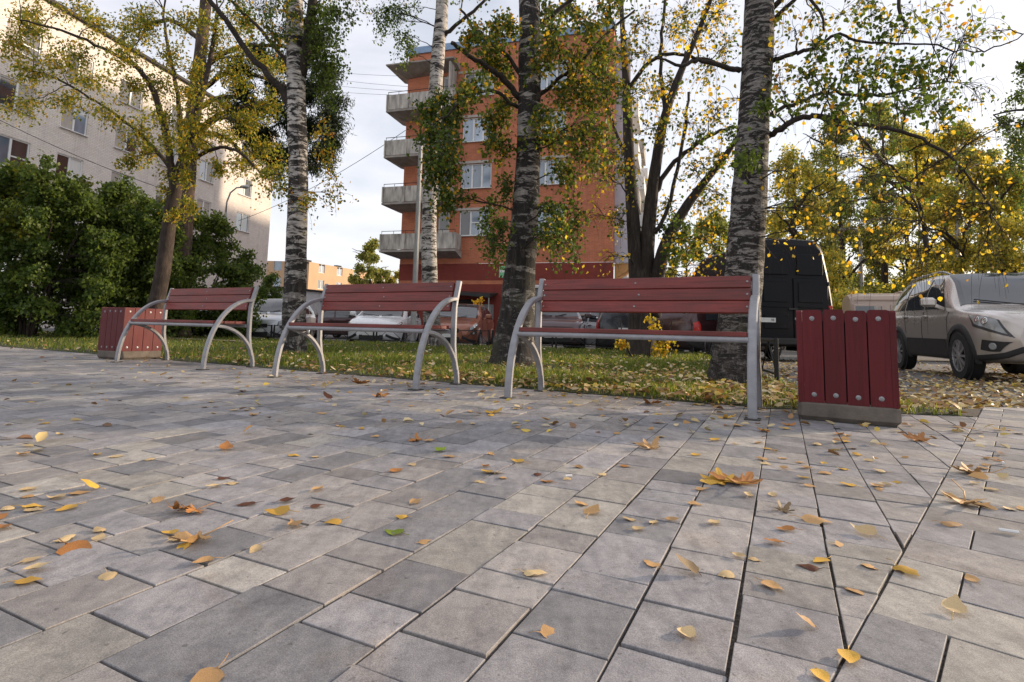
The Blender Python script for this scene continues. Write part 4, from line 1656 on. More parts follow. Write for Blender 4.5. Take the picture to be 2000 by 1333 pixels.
# station rows: x, z_bottom, z_belt, z_top, w_bottom, w_belt, w_top
SUV = dict(st=[(-2.28, .48, .95, 1.12, .62, .70, .50), (-2.20, .34, 1.00, 1.30, .80, .84, .58), (-2.05, .30, 1.03, 1.50, .87, .90, .62), (-1.70, .28, 1.04, 1.655, .90, .925, .66), (-1.0, .27, 1.03, 1.70, .905, .93, .68),
               (-.2, .27, 1.01, 1.705, .905, .93, .69), (.35, .27, 1.00, 1.675, .905, .93, .68), (.62, .27, .995, 1.56, .905, .93, .69), (.95, .27, .99, 1.30, .905, .93, .75), (1.22, .27, .98, 1.10, .905, .925, .80),
               (1.45, .27, .955, 1.045, .905, .92, .80), (1.80, .28, .93, 1.02, .90, .91, .76), (2.05, .30, .89, .975, .85, .86, .70), (2.20, .33, .83, .91, .74, .76, .62), (2.29, .42, .73, .81, .56, .58, .48)],
           wr=.355, wx=(-1.30, 1.38), wy=.905, spokes=10, clad=True, nx=64,
           glass=dict(ws=(1.15, .42), rw=(-2.16, -1.92), side=[(-.02, .86, .34, -.0), (-.98, -.10, -.06, -.88), (-1.72, -1.08, -.98, -1.45)]),
           lines=[(.98, 5.2, 1.0, 1.6), (-.06, 5.2, -.08, 1.6), (-1.02, 5.2, -.86, 3.0)], handles=(.12, -.86), mirror=.78,
           head=((2.24, 3.55), (1.86, 3.75), (1.66, 5.0), (2.15, 5.25)), tail=((-2.22, 3.2), (-2.0, 3.2), (-2.02, 5.2), (-2.2, 5.2)),
           fog=((2.18, 2.15), (1.95, 2.35), (2.00, 2.85), (2.26, 2.80)), rails=(-1.75, .35), bump=3.0, grille=.70, nosew=.92, wiper=1.2)
HATCH = dict(st=[(-2.10, .42, .86, 1.00, .60, .66, .48), (-2.02, .30, .92, 1.18, .78, .80, .56), (-1.80, .25, .96, 1.38, .83, .85, .60), (-1.35, .22, .97, 1.50, .855, .87, .62), (-.5, .20, .96, 1.545, .86, .875, .63),
                 (.15, .20, .945, 1.52, .86, .875, .64), (.45, .20, .935, 1.42, .86, .87, .66), (.95, .20, .92, 1.12, .86, .87, .72), (1.20, .20, .90, 1.0, .86, .865, .74), (1.60, .22, .84, .93, .84, .85, .70),
                 (1.90, .24, .76, .84, .77, .79, .62), (2.05, .28, .68, .76, .64, .66, .52), (2.12, .36, .58, .66, .46, .48, .38)],
             wr=.31, wx=(-1.28, 1.28), wy=.86,
             glass=dict(ws=(1.10, .25), rw=(-2.0, -1.6), side=[(-.12, .72, .20, -.1), (-1.0, -.20, -.16, -.9), (-1.6, -1.08, -1.0, -1.38)]),
             lines=[(.85, 5.2, .9, 1.6), (-.16, 5.2, -.18, 1.6), (-1.02, 5.2, -.9, 3.0)], handles=(.0, -.85), mirror=.66,
             head=((2.04, 3.9), (1.62, 4.3), (1.58, 5.1), (2.0, 5.1)), tail=((-2.04, 3.2), (-1.82, 3.2), (-1.84, 5.2), (-2.02, 5.2)),
             fog=((1.98, 2.9), (1.78, 3.0), (1.82, 3.4), (2.04, 3.4)), bump=3.0, grille=.62, nosew=.72, wiper=1.14)
MPV = dict(HATCH)
MPV['st'] = [(x, a, b + .06, c + (.10 if c > 1.1 else .06), d + .02, e + .02, f + .01) for x, a, b, c, d, e, f in HATCH['st']]
SEDAN = dict(HATCH)
SEDAN['st'] = [(-2.25, .42, .80, .88, .60, .64, .50), (-2.15, .30, .90, 1.00, .78, .80, .62), (-1.75, .25, .94, 1.06, .83, .85, .68), (-1.35, .22, .95, 1.20, .855, .87, .64), (-.85, .20, .95, 1.40, .86, .875, .60),
               (-.3, .20, .945, 1.45, .86, .875, .61), (.15, .20, .935, 1.43, .86, .875, .62), (.45, .20, .925, 1.34, .86, .87, .65), (.95, .20, .91, 1.08, .86, .87, .72), (1.25, .20, .88, .97, .86, .865, .74), (1.60, .22, .82, .90, .84, .85, .70),
               (1.90, .24, .74, .82, .77, .79, .62), (2.10, .28, .66, .74, .64, .66, .52), (2.20, .36, .56, .64, .46, .48, .38)]
SEDAN['glass'] = dict(ws=(1.10, .25), rw=(-1.55, -.95), side=[(-.12, .72, .20, -.1), (-.95, -.20, -.16, -.72)])
SEDAN['lines'] = [(.85, 5.2, .9, 1.6), (-.16, 5.2, -.18, 1.6), (-1.0, 5.2, -.9, 3.0)]
SEDAN['tail'] = ((-2.2, 3.6), (-1.95, 3.6), (-1.95, 5.0), (-2.18, 5.0))

SILVER = mat_paint('silver_beige_paint', (.54, .49, .45), .5, .26, .08)
WHITEP = mat_paint('white_paint', (.70, .71, .73), .05, .25, .10)
PALES = mat_paint('pale_silver_paint', (.50, .52, .55), .45, .28, .10)
BROWNP = mat_paint('copper_brown_paint', (.30, .11, .065), .45, .26, .12)
MAROON = mat_paint('dark_plum_paint', (.10, .065, .07), .4, .25, .2)
NAVY = mat_paint('dark_navy_paint', (.018, .02, .028), .35, .25, .2)
DKRED = mat_paint('dark_cherry_paint', (.05, .016, .018), .4, .25, .2)
TAN = mat_paint('faded_tan_paint', (.48, .36, .29), .05, .45, .2)
VANB = M('van_black_paint', (.005, .006, .009), .5, 0, .2, 3, 0, spec=.22)

FENCE_N = Vector((-.42, -.9074, 0))               # cars stand nose to the fence
HEAD = math.atan2(FENCE_N.y, FENCE_N.x)


def lot(px, Y):
    p = at(px, 640, Y)
    return (p[0], Y, ground_z(p[0], Y))


# big silver SUV at the right
fwp = np.array([6.67, 8.191])
hd = np.array([-.33, -.944])
ct = fwp - hd * 1.38 + np.array([.944, -.33]) * .88
suv = make_car('big silver-beige SUV with roof rails parked on the leaves at the right', (ct[0], ct[1], ground_z(ct[0], ct[1]) - .004), math.atan2(hd[1], hd[0]), SUV, SILVER, plate='', name='parked_car')
# row along the fence
make_car('pale silver people carrier with an oval badge left of the birch trunk', lot(543, 20.9), math.radians(-86), MPV, PALES, plate='')
make_car('white car facing the fence beside the grey steel pole', lot(757, 19.4), math.radians(-91), HATCH, WHITEP, plate='')
make_car('copper-brown car in front of the brick house awning', lot(902, 19.2), math.radians(-97), HATCH, BROWNP, plate='')
make_car('dark plum car with pale headlights behind the nearest bench', lot(1078, 18.0), math.radians(-93), SUV, MAROON, plate='')
make_car('white car tucked between the plum car and the thick dark stems', lot(1190, 19.6), math.radians(-60), HATCH, WHITEP, plate=None)
make_car('black hatchback with red tail lights behind the thick dark stems', lot(1222, 17.6), math.radians(80), MPV, NAVY, plate='')
make_car('white saloon showing a red tail light right of the thick dark stems', lot(1355, 20.5), math.pi * -.02 + .35, SEDAN, WHITEP, plate=None)
make_car('dark red car partly hidden behind the right-hand birch', lot(1405, 16.0), .55, HATCH, DKRED, plate=None)
make_car('dark estate car with a red tail light in front of the garage', lot(655, 29.5), math.pi + .06, MPV, DKRED, plate=None)
make_car('small dark car between the garage and the white car', lot(712, 31.5), math.pi - .5, HATCH, NAVY, plate=None)
make_car('dark car half hidden by shrubs beyond the farthest bench', lot(405, 22.6), math.radians(-75), HATCH, NAVY, plate=None)

# --- tall black van seen from behind
vn = thing('black_van', 'tall black high-roof panel van seen from behind beside the birch', 'van', (6.98, 13.7, ground_z(6.9, 13.7)), math.radians(2))
W2 = 1.07
prof = [(W2 * .95, .42), (W2, .55), (W2 + .01, 1.15), (W2 - .02, 1.55), (W2 - .10, 2.15), (W2 - .21, 2.72), (W2 - .28, 2.98), (W2 - .42, 3.07), (0, 3.10)]
ring = prof + [(-x, z) for x, z in prof[-2::-1]]
st_ = [(0.0, .93), (.06, .985), (.16, 1.0), (3.9, 1.0), (4.6, .97), (5.3, .86)]
V, F_ = [], []
for y_, k in st_:
    for x, z in ring:
        zz = z if y_ < 4.2 else min(z, 3.1 - (y_ - 4.2) * 1.35)
        V.append((x * k, y_, .42 + (zz - .42) * (k if y_ < .1 else 1)))
n = len(ring)
for i in range(len(st_) - 1):
    for j in range(n - 1):
        F_.append((i * n + j, i * n + j + 1, (i + 1) * n + j + 1, (i + 1) * n + j))
    F_.append((i * n + n - 1, i * n, (i + 1) * n, (i + 1) * n + n - 1))
F_.append(tuple(range(n)))
F_.append(tuple((len(st_) - 1) * n + j for j in range(n - 1, -1, -1)))
MB().add(V, F_).build('body', VANB, vn, True, 35)
for s in (-1, 1):
    d_ = MB().box((s * .455, -.012, 1.30), (.88, .03, 1.55), ch=.012).build('rear_door', VANB, vn)
    MB().box((s * .44, -.030, 2.42), (.66, .02, .52), ch=.008).build('door_panel', VANB, d_)
    MB().box((s * .44, -.036, 1.72), (.62, .02, .50), ch=.009).build('door_panel', VANB, d_)
    MB().box((s * .44, -.036, .98), (.62, .02, .34), ch=.009).build('door_panel', VANB, d_)
    MB().box((s * .44, -.042, 1.36), (.62, .02, .03), ch=.004).build('door_crease', VANB, d_)
    for hz in (.75, 1.3, 1.95):
        MB().box((s * .90, -.03, hz), (.05, .05, .10), ch=.008).build('hinge', PLASTIC, d_)
    MB().box((s * .945, -.005, 1.16), (.10, .05, .50), ch=.01).build('tail_light', TAIL, vn)
    for y_ in (1.0, 4.3):
        wheel(vn, s * .9, y_, .33, .22, 6)
    MB().box((s * 1.16, 4.35, 1.75), (.20, .12, .34), ch=.03).build('mirror', PLASTIC, vn, True, 40)
for w_ in [o for o in vn.children if o.name.startswith('wheel')]:
    x_, y_ = w_.location.x, w_.location.y
    w_.rotation_euler = (0, 0, math.pi / 2)
    w_.scale = (1, 1 if x_ < 0 else -1, 1)
MB().box((-.02, -.05, 1.30), (.22, .03, .05), ch=.01).build('door_handle', PLASTIC, vn)
MB().box((0, -.06, .50), (1.95, .16, .17), ch=.03).build('rear_bumper', PLASTIC, vn, True, 40)
MB().box((.30, .35, .33), (.14, .9, .12)).build('exhaust', PLASTIC, vn)
MB().box((0, 2.4, .42), (1.5, 4.3, .10)).build('underbody', INK, vn)
text_plate(vn, '98', (-.72, -.055, 1.02), 0, .085, .50, .112, .17)
# --- old tan minibus
tb = thing('tan_minibus', 'old tan minibus with curtained windows behind the silver SUV', 'minibus', (13.6, 18.1, ground_z(13, 18)), math.radians(-23))
prof = [(-.96, .45), (-.98, .6), (-.98, 1.28), (-.94, 1.85), (-.86, 2.05), (-.5, 2.16), (0, 2.2)]
ring = prof + [(-a, b) for a, b in prof[-2::-1]]
st_ = [(-2.28, .90), (-2.2, .97), (-2.0, 1.0), (1.9, 1.0), (2.15, .96), (2.25, .88)]
V, F_ = [], []
n = len(ring)
for x_, k in st_:
    for y_, z in ring:
        V.append((x_, y_ * k, .45 + (z - .45) * (.5 + .5 * k)))
for i in range(len(st_) - 1):
    for j in range(n - 1):
        F_.append((i * n + j + 1, i * n + j, (i + 1) * n + j, (i + 1) * n + j + 1))
    F_.append((i * n, i * n + n - 1, (i + 1) * n + n - 1, (i + 1) * n))
F_ += [tuple(range(n - 1, -1, -1)), tuple((len(st_) - 1) * n + j for j in range(n))]
MB().add(V, F_).build('body', TAN, tb, True, 35)
for k in range(4):
    x_ = -1.78 + 1.02 * k
    M_ = Matrix.Translation((x_, -.968, 1.52)) @ Matrix.Rotation(math.radians(-4), 4, 'X')
    fr = MB().box((0, 0, 0), (.86, .05, .52), ch=.02, M=M_).build('window_frame', TAN, tb, True, 40)
    MB().box((0, 0, 0), (.76, .06, .42), ch=.02, M=M_).build('pane', CARGLASS, fr)
    MB().box((0, 0, 0), (.20, .064, .40), ch=.01, M=M_ @ Matrix.Translation((.24, 0, 0))).build('curtain', CURT, fr)
MB().bar((-2.2, -.955, 1.93), (2.1, -.955, 1.93), .03).build('rain_gutter', TAN, tb)
MB().box((-.2, 0, 2.22), (1.2, .7, .06), ch=.02).build('roof_hatch', TAN, tb)
for x_ in (-1.2, 1.2):
    for s in (-1, 1):
        wheel(tb, x_, s * .86, .36, .2, 6)
MB().box((-2.30, 0, .55), (.1, 1.8, .12), ch=.02).build('rear_bumper', PLASTIC, tb)
# ---------------------------------------------------------------- trees and shrubs
PG = [((.070, .110, .018), .42), ((.105, .145, .026), .33), ((.045, .075, .016), .25)]
PGD = [((.080, .125, .026), .42), ((.13, .175, .036), .40), ((.050, .080, .020), .18)]
PGY = [((.110, .140, .022), .40), ((.26, .24, .030), .25), ((.50, .33, .030), .25), ((.46, .20, .025), .10)]
PYG = [((.50, .35, .030), .45), ((.62, .42, .035), .25), ((.28, .25, .030), .18), ((.46, .22, .025), .12)]
PY = [((.66, .44, .035), .55), ((.72, .52, .06), .25), ((.55, .30, .03), .20)]
PRO = [((.36, .31, .035), .32), ((.20, .22, .030), .28), ((.50, .32, .035), .18), ((.100, .130, .022), .22)]
PW = [((.14, .175, .045), .40), ((.25, .26, .065), .30), ((.44, .38, .08), .20), ((.09, .11, .032), .10)]
PWY = [((.54, .44, .080), .34), ((.34, .32, .065), .32), ((.66, .53, .11), .16), ((.16, .18, .045), .18)]
PPI = [((.022, .036, .018), .6), ((.034, .050, .022), .4)]
TWIG = mat_bark('twig_bark', (.040, .030, .024), (.085, .065, .052), (30, 30, 30))
BARK_DK = mat_bark('dark_stem_bark', (.034, .026, .021), (.085, .068, .054))
BARK_RO = mat_bark('brown_stem_bark', (.045, .031, .024), (.10, .072, .056), (12, 12, 4))
BARK_PI = mat_bark('pine_bark', (.075, .050, .040), (.17, .12, .095), (14, 14, 3))


def catmull(P, k=5):
    P = [np.asarray(p, float) for p in P]
    out = []
    for i in range(len(P) - 1):
        a, b, c, d = P[max(i - 1, 0)], P[i], P[i + 1], P[min(i + 2, len(P) - 1)]
        for j in range(k):
            t = j / k
            out.append(.5 * ((2 * b) + (c - a) * t + (2 * a - 5 * b + 4 * c - d) * t * t + (3 * b - a - 3 * c + d) * t ** 3))
    out.append(P[-1])
    return out


BIRCHES = []


class Tree:
    def __init__(self, name, label, base, bark, group=None, cat='tree'):
        self.o = thing(name, label, cat, base, 0, group)
        self.b = np.asarray(base, float)
        self.dt, self.dp = (1.35, 1.6) if cat == 'tree' else (1.1, 1.15)
        self.bark = bark
        if 'birch' in bark.name:
            BIRCHES.append(bark)
        self.sk, self.skr = [], []
        self.tw = MB()
        self.LV, self.LF, self.LC, self.nv = [], [], [], 0

    def px(self, lst):
        """[(x, y, Y, width_px)] -> world points with radius"""
        return [np.append(at(x, y, Y), w * Y / F_PX / 2) for x, y, Y, w in lst]

    def stem(self, pts, name='trunk', n=14, wob=.07, flare=0.0, sub=5, rough=0.0):
        Q = catmull(pts, sub)
        P = [q[:3] - self.b for q in Q]
        if rough:
            P = [p + rng.normal(0, rough, 3) * (0 if i in (0, len(P) - 1) else 1) for i, p in enumerate(P)]
        R_ = [max(.004, q[3]) for q in Q]
        if flare:
            z0 = P[0][2]
            R_ = [r * (1 + flare * max(0, 1 - (p[2] - z0) / .45) ** 2) for p, r in zip(P, R_)]
        mb = MB()
        mb.tube(P, R_, n, True, wob)
        mb.build(name, self.bark if (name != 'limb' or R_[0] > .12 or self.bark not in BIRCHES) else TWIG, self.o, True)
        for p, r in zip(P, R_):
            self.sk.append(p)
            self.skr.append(r)
        return self

    def leaves(self, P, size, pal, asp=.42, down=.6, six=False, fold=(.0, .25)):
        n = len(P)
        c = np.array([q[0] for q in pal])
        w = np.array([q[1] for q in pal])
        col = c[rng.choice(len(pal), n, p=w / w.sum())] * rng.uniform(.75, 1.25, (n, 1))
        ax = rng.normal(0, 1, (n, 3))
        ax[:, 2] -= down * 1.6
        nr = rng.normal(0, 1, (n, 3))
        V, Fq, C_ = leaf_batch(P, ax, nr, size * rng.uniform(.65, 1.25, n), asp, rng.uniform(fold[0], fold[1], n), col, six)
        self.six = six
        self.LV.append(V)
        self.LF.append(Fq + self.nv)
        self.LC.append(C_)
        self.nv += len(V)

    def blob(self, c, rad, ntw, per, pal, size=.06, droop=.3, asp=.42, six=False, subl=True, jit=.05, tr=.004, att=None):
        ntw, per = int(ntw * self.dt), per * self.dp
        c = np.asarray(c, float) - self.b
        rad = np.array(rad if hasattr(rad, '__len__') else (rad, rad, rad), float)
        sk = np.array(self.sk)
        cost = np.linalg.norm(sk - c, axis=1) + np.clip(sk[:, 2] - c[2], 0, 9) * .35
        i = int(np.argmin(cost))
        a = sk[i] if att is None else np.asarray(att) - self.b
        ln = np.linalg.norm(c - a)
        path = [a, c]
        if subl and ln > .25:
            mid = (a + c) / 2 + rng.normal(0, .06 * ln, 3) + np.array([0, 0, .14 * ln])
            path = [(1 - t) ** 2 * a + 2 * t * (1 - t) * mid + t * t * c for t in np.linspace(0, 1, 8)]
            path = [p + (rng.normal(0, .016 * ln, 3) if 0 < k < 7 else 0) for k, p in enumerate(path)]
            r0 = min(max(.006, self.skr[i] * .55), .006 + .007 * ln)
            self.tw.tube(path, list(np.linspace(r0, tr, 8)), 5, False)
        u = rng.normal(0, 1, (ntw, 3))
        u /= np.linalg.norm(u, axis=1, keepdims=True)
        E_ = c + u * rad * (rng.random((ntw, 1)) ** .42)
        lp = []
        for e in E_:
            s = path[int(rng.integers(max(1, len(path) // 2 - 1), len(path)))]
            m_ = (s + e) / 2 + rng.normal(0, .12, 3) * np.linalg.norm(e - s) + np.array([0, 0, .10 * np.linalg.norm(e - s)])
            e2 = e + np.array([0, 0, -droop * rng.uniform(.4, 1.2)])
            t = np.linspace(0, 1, 6)[:, None]
            q_ = (1 - t) ** 3 * s + 3 * t * (1 - t) ** 2 * m_ + 3 * t * t * (1 - t) * e + t ** 3 * e2
            self.tw.tube(list(q_), list(np.linspace(tr, tr * .35, 6)), 3, False)
            if per > 0:
                k = max(1, int(per * rng.uniform(.5, 1.5)))
                tt = rng.uniform(.18, 1.0, (k, 1))
                lp.append((1 - tt) ** 3 * s + 3 * tt * (1 - tt) ** 2 * m_ + 3 * tt * tt * (1 - tt) * e + tt ** 3 * e2 + rng.normal(0, jit, (k, 3)))
        if lp:
            self.leaves(np.concatenate(lp), size, pal, asp, .6, six)

    def done(self, crown='crown'):
        if self.tw.v:
            self.tw.build('twigs', TWIG, self.o, False, kind='stuff')
        if self.LV:
            me = np_mesh(crown, np.concatenate(self.LV), np.concatenate(self.LF), LEAF, np.concatenate(self.LC))
            obj(crown, me, self.o)
        return self.o


def slim(k, lst):
    return [np.append(at(x, y, Y), w * k * Y / F_PX / 2) for x, y, Y, w in lst]


def grp(lst, Y, r, dr=.12, **kw):
    for t_ in lst:
        yield at(t_[0], t_[1], (t_[2] if len(t_) > 2 else Y) + rng.normal(0, .45))


BG = 'birches on the lawn'
# ---- white birch behind the middle bench (left)
t = Tree('birch_tree', 'white-barked birch with black bands left of the middle bench', (*gp(573, 692)[:2], 0), mat_birch('birch_bark_white', .52, 1.3, 2.4), BG)
t.stem(t.px([(573, 700, 9.45, 50), (574, 650, 9.45, 46), (576, 560, 9.45, 42), (580, 450, 9.45, 39), (583, 330, 9.45, 37), (579, 210, 9.45, 37), (577, 120, 9.45, 35), (575, 0, 9.45, 33), (572, -160, 9.5, 28), (575, -420, 9.6, 18)]), flare=.12, n=18)
t.stem(t.px([(588, 150, 9.45, 20), (600, 90, 9.4, 21), (611, 0, 9.3, 18), (625, -140, 9.2, 14), (640, -300, 9.0, 8)]), 'limb', 10)
t.stem(t.px([(572, 215, 9.45, 16), (540, 165, 9.3, 14), (490, 110, 9.2, 12), (440, 40, 9.0, 11), (400, -15, 8.9, 10), (350, -90, 8.8, 7)]), 'limb', 8, rough=.01)
t.stem(t.px([(572, 140, 9.45, 10), (540, 95, 9.6, 8), (500, 50, 9.7, 7), (450, 0, 9.8, 6), (400, -60, 9.8, 4)]), 'limb', 7, rough=.012)
for c in grp([(625, 20), (645, 60), (660, 20), (635, 110), (655, 130), (640, 160), (620, 70), (600, 45)], 9.2, 0):
    t.blob(c, (.34, .34, .40), 12, 16, PG, .055, .45)
for c in grp([(640, 250), (650, 330), (660, 385), (640, 300), (545, 370), (520, 345), (600, 390)], 9.3, 0):
    t.blob(c, (.30, .30, .30), 8, 9, PGY, .052, .25)
for c in grp([(450, -30), (520, -60), (380, -60), (620, -60), (680, -20), (560, 20), (480, 30), (530, 60)], 9.2, 0):
    t.blob(c, (.5, .5, .45), 12, 14, PG + PGY, .055, .35)
for c in grp([(500, -300), (600, -420), (680, -250), (420, -200)], 9.4, 0):
    t.blob(c, (1.0, 1.0, .8), 16, 12, PG, .06, .5)
t.done()

# ---- slim birch further back
t = Tree('birch_tree', 'slim white birch in front of the brick balconies', (*gp(845, 680)[:2], 0), mat_birch('birch_bark_slim', .36, 5.1, 2.4), BG)
t.stem(t.px([(846, 684, 14.0, 36), (842, 600, 14.0, 32), (838, 500, 14, 30), (839, 400, 14, 29), (845, 290, 14, 29), (850, 190, 14, 28), (856, 100, 14, 27), (863, 20, 14, 26), (868, -120, 14, 22), (872, -400, 14, 12)]), flare=.15, n=14)
t.stem(t.px([(866, 70, 14, 10), (890, 50, 13.8, 8), (925, 22, 13.6, 7), (960, -10, 13.5, 5)]), 'limb', 7, rough=.01)
for c in grp([(735, 15), (760, 25), (790, 15), (785, 70), (790, 95), (750, 40), (770, -20)], 13.6, 0):
    t.blob(c, (.35, .35, .45), 9, 13, PG, .065, .5)
for c in grp([(800, -60), (900, -50), (850, -180), (940, -140), (760, -130)], 13.8, 0):
    t.blob(c, (1.1, 1.1, .9), 14, 14, PG + PGY, .07, .6)
t.done()

# ---- thick dark birch between the benches
t = Tree('birch_tree', 'thick dark-barked birch between the middle and nearest benches', (*gp(1000, 712)[:2], 0), mat_birch('birch_bark_dark', .66, 9.7, 4.2, .75), BG)
t.stem(t.px([(1003, 722, 7.8, 96), (1004, 690, 7.8, 84), (1010, 600, 7.8, 68), (1019, 500, 7.8, 58), (1027, 400, 7.8, 52), (1032, 300, 7.8, 48), (1034, 200, 7.8, 47), (1035, 100, 7.8, 45), (1034, 0, 7.8, 43), (1032, -150, 7.9, 36), (1030, -420, 8.0, 20)]), flare=.22, n=20, wob=.10)
t.stem(t.px([(1014, 192, 7.8, 13), (985, 158, 7.6, 12), (950, 130, 7.4, 11), (915, 108, 7.3, 9), (882, 84, 7.2, 8)]), 'limb', 8, rough=.012)
t.stem(t.px([(1052, 190, 7.8, 9), (1090, 155, 7.7, 8), (1130, 125, 7.6, 7), (1190, 62, 7.5, 6), (1240, 20, 7.4, 4)]), 'limb', 7, rough=.012)
t.stem(t.px([(1018, 150, 7.8, 9), (990, 110, 7.9, 8), (940, 70, 8.0, 6), (900, 20, 8.0, 5)]), 'limb', 7, rough=.012)
t.stem(t.px([(1012, 210, 7.8, 8), (960, 180, 7.6, 7), (910, 190, 7.4, 6), (865, 230, 7.2, 4)]), 'limb', 7, rough=.014)
t.stem(t.px([(1048, 60, 7.8, 12), (1090, 20, 7.7, 10), (1150, -20, 7.6, 8), (1230, -60, 7.5, 6)]), 'limb', 7, rough=.012)
for c in grp([(850, 195), (872, 240), (838, 262), (875, 290), (845, 320), (895, 215), (862, 350), (885, 330), (830, 215), (860, 385)], 7.3, 0):
    t.blob(c, (.26, .28, .24), 14, 13, PG + [((.5, .30, .03), .10)], .055, .25)
for c in grp([(960, 110), (965, 55), (925, 165), (985, 205), (975, 280), (960, 230), (985, 130), (930, 60), (990, 40)], 7.5, 0):
    t.blob(c, (.28, .34, .28), 15, 13, PG + PGY, .058, .3)
for c in grp([(955, 400), (980, 440), (960, 470), (985, 360), (945, 440), (985, 490)], 7.5, 0):
    t.blob(c, (.16, .2, .22), 9, 12, PG, .05, .35)
for c in grp([(1075, 60), (1120, 110), (1175, 100), (1095, 190), (1150, 195), (1085, 270), (1140, 265), (1185, 250), (1110, 330), (1060, 120), (1150, 45), (1195, 175), (1070, 20), (1120, 20), (1165, 320), (1180, 20), (1130, 160), (1060, 230), (1175, 145)], 7.6, 0):
    t.blob(c, (.33, .40, .32), 17, 10.5, PG + PGY, .060, .3)
for c in grp([(1080, 400), (1105, 420), (1125, 440), (1090, 460), (1115, 475), (1130, 410), (1075, 440)], 7.4, 0):
    t.blob(c, (.16, .2, .2), 9, 11, PG + [((.6, .42, .04), .12)], .05, .35)
for c in grp([(900, -100), (1000, -160), (1120, -140), (1200, -80), (1040, -320), (940, -280), (1150, -300)], 7.8, 0):
    t.blob(c, (.9, .9, .7), 18, 13, PG, .06, .5)
t.done()

# ---- dark multi-stemmed tree
t = Tree('bird_cherry_tree', 'dark multi-stemmed tree with sparse yellow leaves behind the nearest bench', (*gp(1252, 698)[:2], 0), BARK_DK)
t.stem(t.px([(1254, 702, 11.8, 58), (1253, 650, 11.8, 52), (1250, 590, 11.8, 46), (1243, 540, 11.8, 30), (1237, 440, 11.8, 26), (1230, 330, 11.8, 22), (1226, 240, 11.8, 20), (1222, 150, 11.8, 15), (1215, 40, 11.8, 10), (1210, -80, 11.8, 7)]), n=12, flare=.2)
t.stem(t.px([(1256, 600, 11.8, 36), (1262, 520, 11.8, 30), (1268, 430, 11.7, 27), (1280, 330, 11.6, 22), (1298, 230, 11.5, 18), (1330, 140, 11.4, 14), (1365, 60, 11.3, 11), (1395, -20, 11.2, 8)]), 'limb', 10)
t.stem(t.px([(1276, 620, 11.8, 30), (1284, 540, 11.7, 28), (1300, 480, 11.6, 25), (1330, 420, 11.5, 20), (1365, 370, 11.4, 16), (1405, 320, 11.3, 13), (1440, 270, 11.2, 10), (1480, 200, 11.1, 6)]), 'limb', 10)
t.stem(t.px([(1270, 400, 11.7, 12), (1300, 340, 11.6, 10), (1350, 290, 11.5, 9), (1400, 260, 11.4, 7), (1445, 245, 11.3, 5)]), 'limb', 7, rough=.015)
t.stem(t.px([(1240, 455, 11.8, 9), (1290, 440, 11.6, 8), (1330, 300, 11.5, 7), (1345, 180, 11.4, 5)]), 'limb', 6, rough=.015)
t.stem(t.px([(1300, 225, 11.5, 8), (1290, 120, 11.6, 7), (1297, 30, 11.6, 6), (1300, -60, 11.6, 4)]), 'limb', 6, rough=.012)
t.stem(t.px([(1230, 320, 11.8, 8), (1200, 250, 11.9, 6), (1180, 190, 12, 5), (1150, 130, 12, 3)]), 'limb', 6, rough=.012)
t.stem(t.px([(1225, 180, 11.8, 10), (1270, 120, 11.6, 8), (1330, 105, 11.5, 7), (1400, 125, 11.3, 5), (1445, 135, 11.2, 4)]), 'limb', 6, rough=.015)
for c in grp([(1260, 100), (1320, 60), (1380, 60), (1310, 160), (1380, 140), (1405, 220), (1345, 240), (1285, 250), (1215, 330), (1355, 330), (1405, 300), (1305, 400), (1375, 400), (1335, 470), (1390, 470), (1250, 40), (1210, 100), (1420, 90), (1240, 180), (1190, 300), (1200, 420), (1330, 20), (1405, 30), (1280, 180), (1410, 380)], 11.4, 0):
    t.blob(c, (.60, .65, .55), 24, 3.6, PYG + PG, .075, .25, tr=.0045)
for c in grp([(1170, 350), (1150, 420), (1190, 500), (1330, 540), (1385, 530)], 11.4, 0):
    t.blob(c, (.5, .5, .4), 12, 2, PYG, .075, .2, tr=.006)
for c in grp([(1340, 440), (1320, 490), (1370, 260), (1420, 260), (1300, 450)], 11.2, 0):
    t.blob(c, (.3, .3, .3), 8, 9, PG, .07, .2)
for c in grp([(1250, -120), (1350, -120), (1420, -80)], 11.5, 0):
    t.blob(c, (1.0, 1.0, .8), 16, 8, PYG + PG, .075, .3)
t.done()

# ---- big birch at the right
t = Tree('birch_tree', 'largest birch with grey cracked trunk beside the black van', (*gp(1435, 752)[:2], 0), mat_birch('birch_bark_grey', .56, 3.9, .9, .52, 2.6), BG)
t.stem(t.px([(1434, 762, 5.57, 104), (1436, 720, 5.57, 90), (1441, 650, 5.57, 80), (1451, 550, 5.57, 72), (1461, 420, 5.57, 67), (1468, 300, 5.57, 63), (1474, 200, 5.57, 59), (1480, 100, 5.57, 60), (1483, 0, 5.57, 57), (1486, -150, 5.6, 50), (1490, -450, 5.7, 30)]), n=20, wob=.09, flare=.10)
t.stem(t.px([(1500, 268, 5.57, 13), (1535, 245, 5.4, 12), (1590, 226, 5.3, 11), (1650, 240, 5.2, 9), (1730, 252, 5.1, 8), (1800, 272, 5.0, 7), (1870, 320, 4.9, 5), (1940, 410, 4.8, 3)]), 'limb', 8, rough=.008)
t.stem(t.px([(1502, 225, 5.57, 9), (1550, 205, 5.6, 8), (1620, 182, 5.7, 7), (1690, 190, 5.7, 6), (1760, 180, 5.7, 5), (1850, 160, 5.7, 3)]), 'limb', 7, rough=.010)
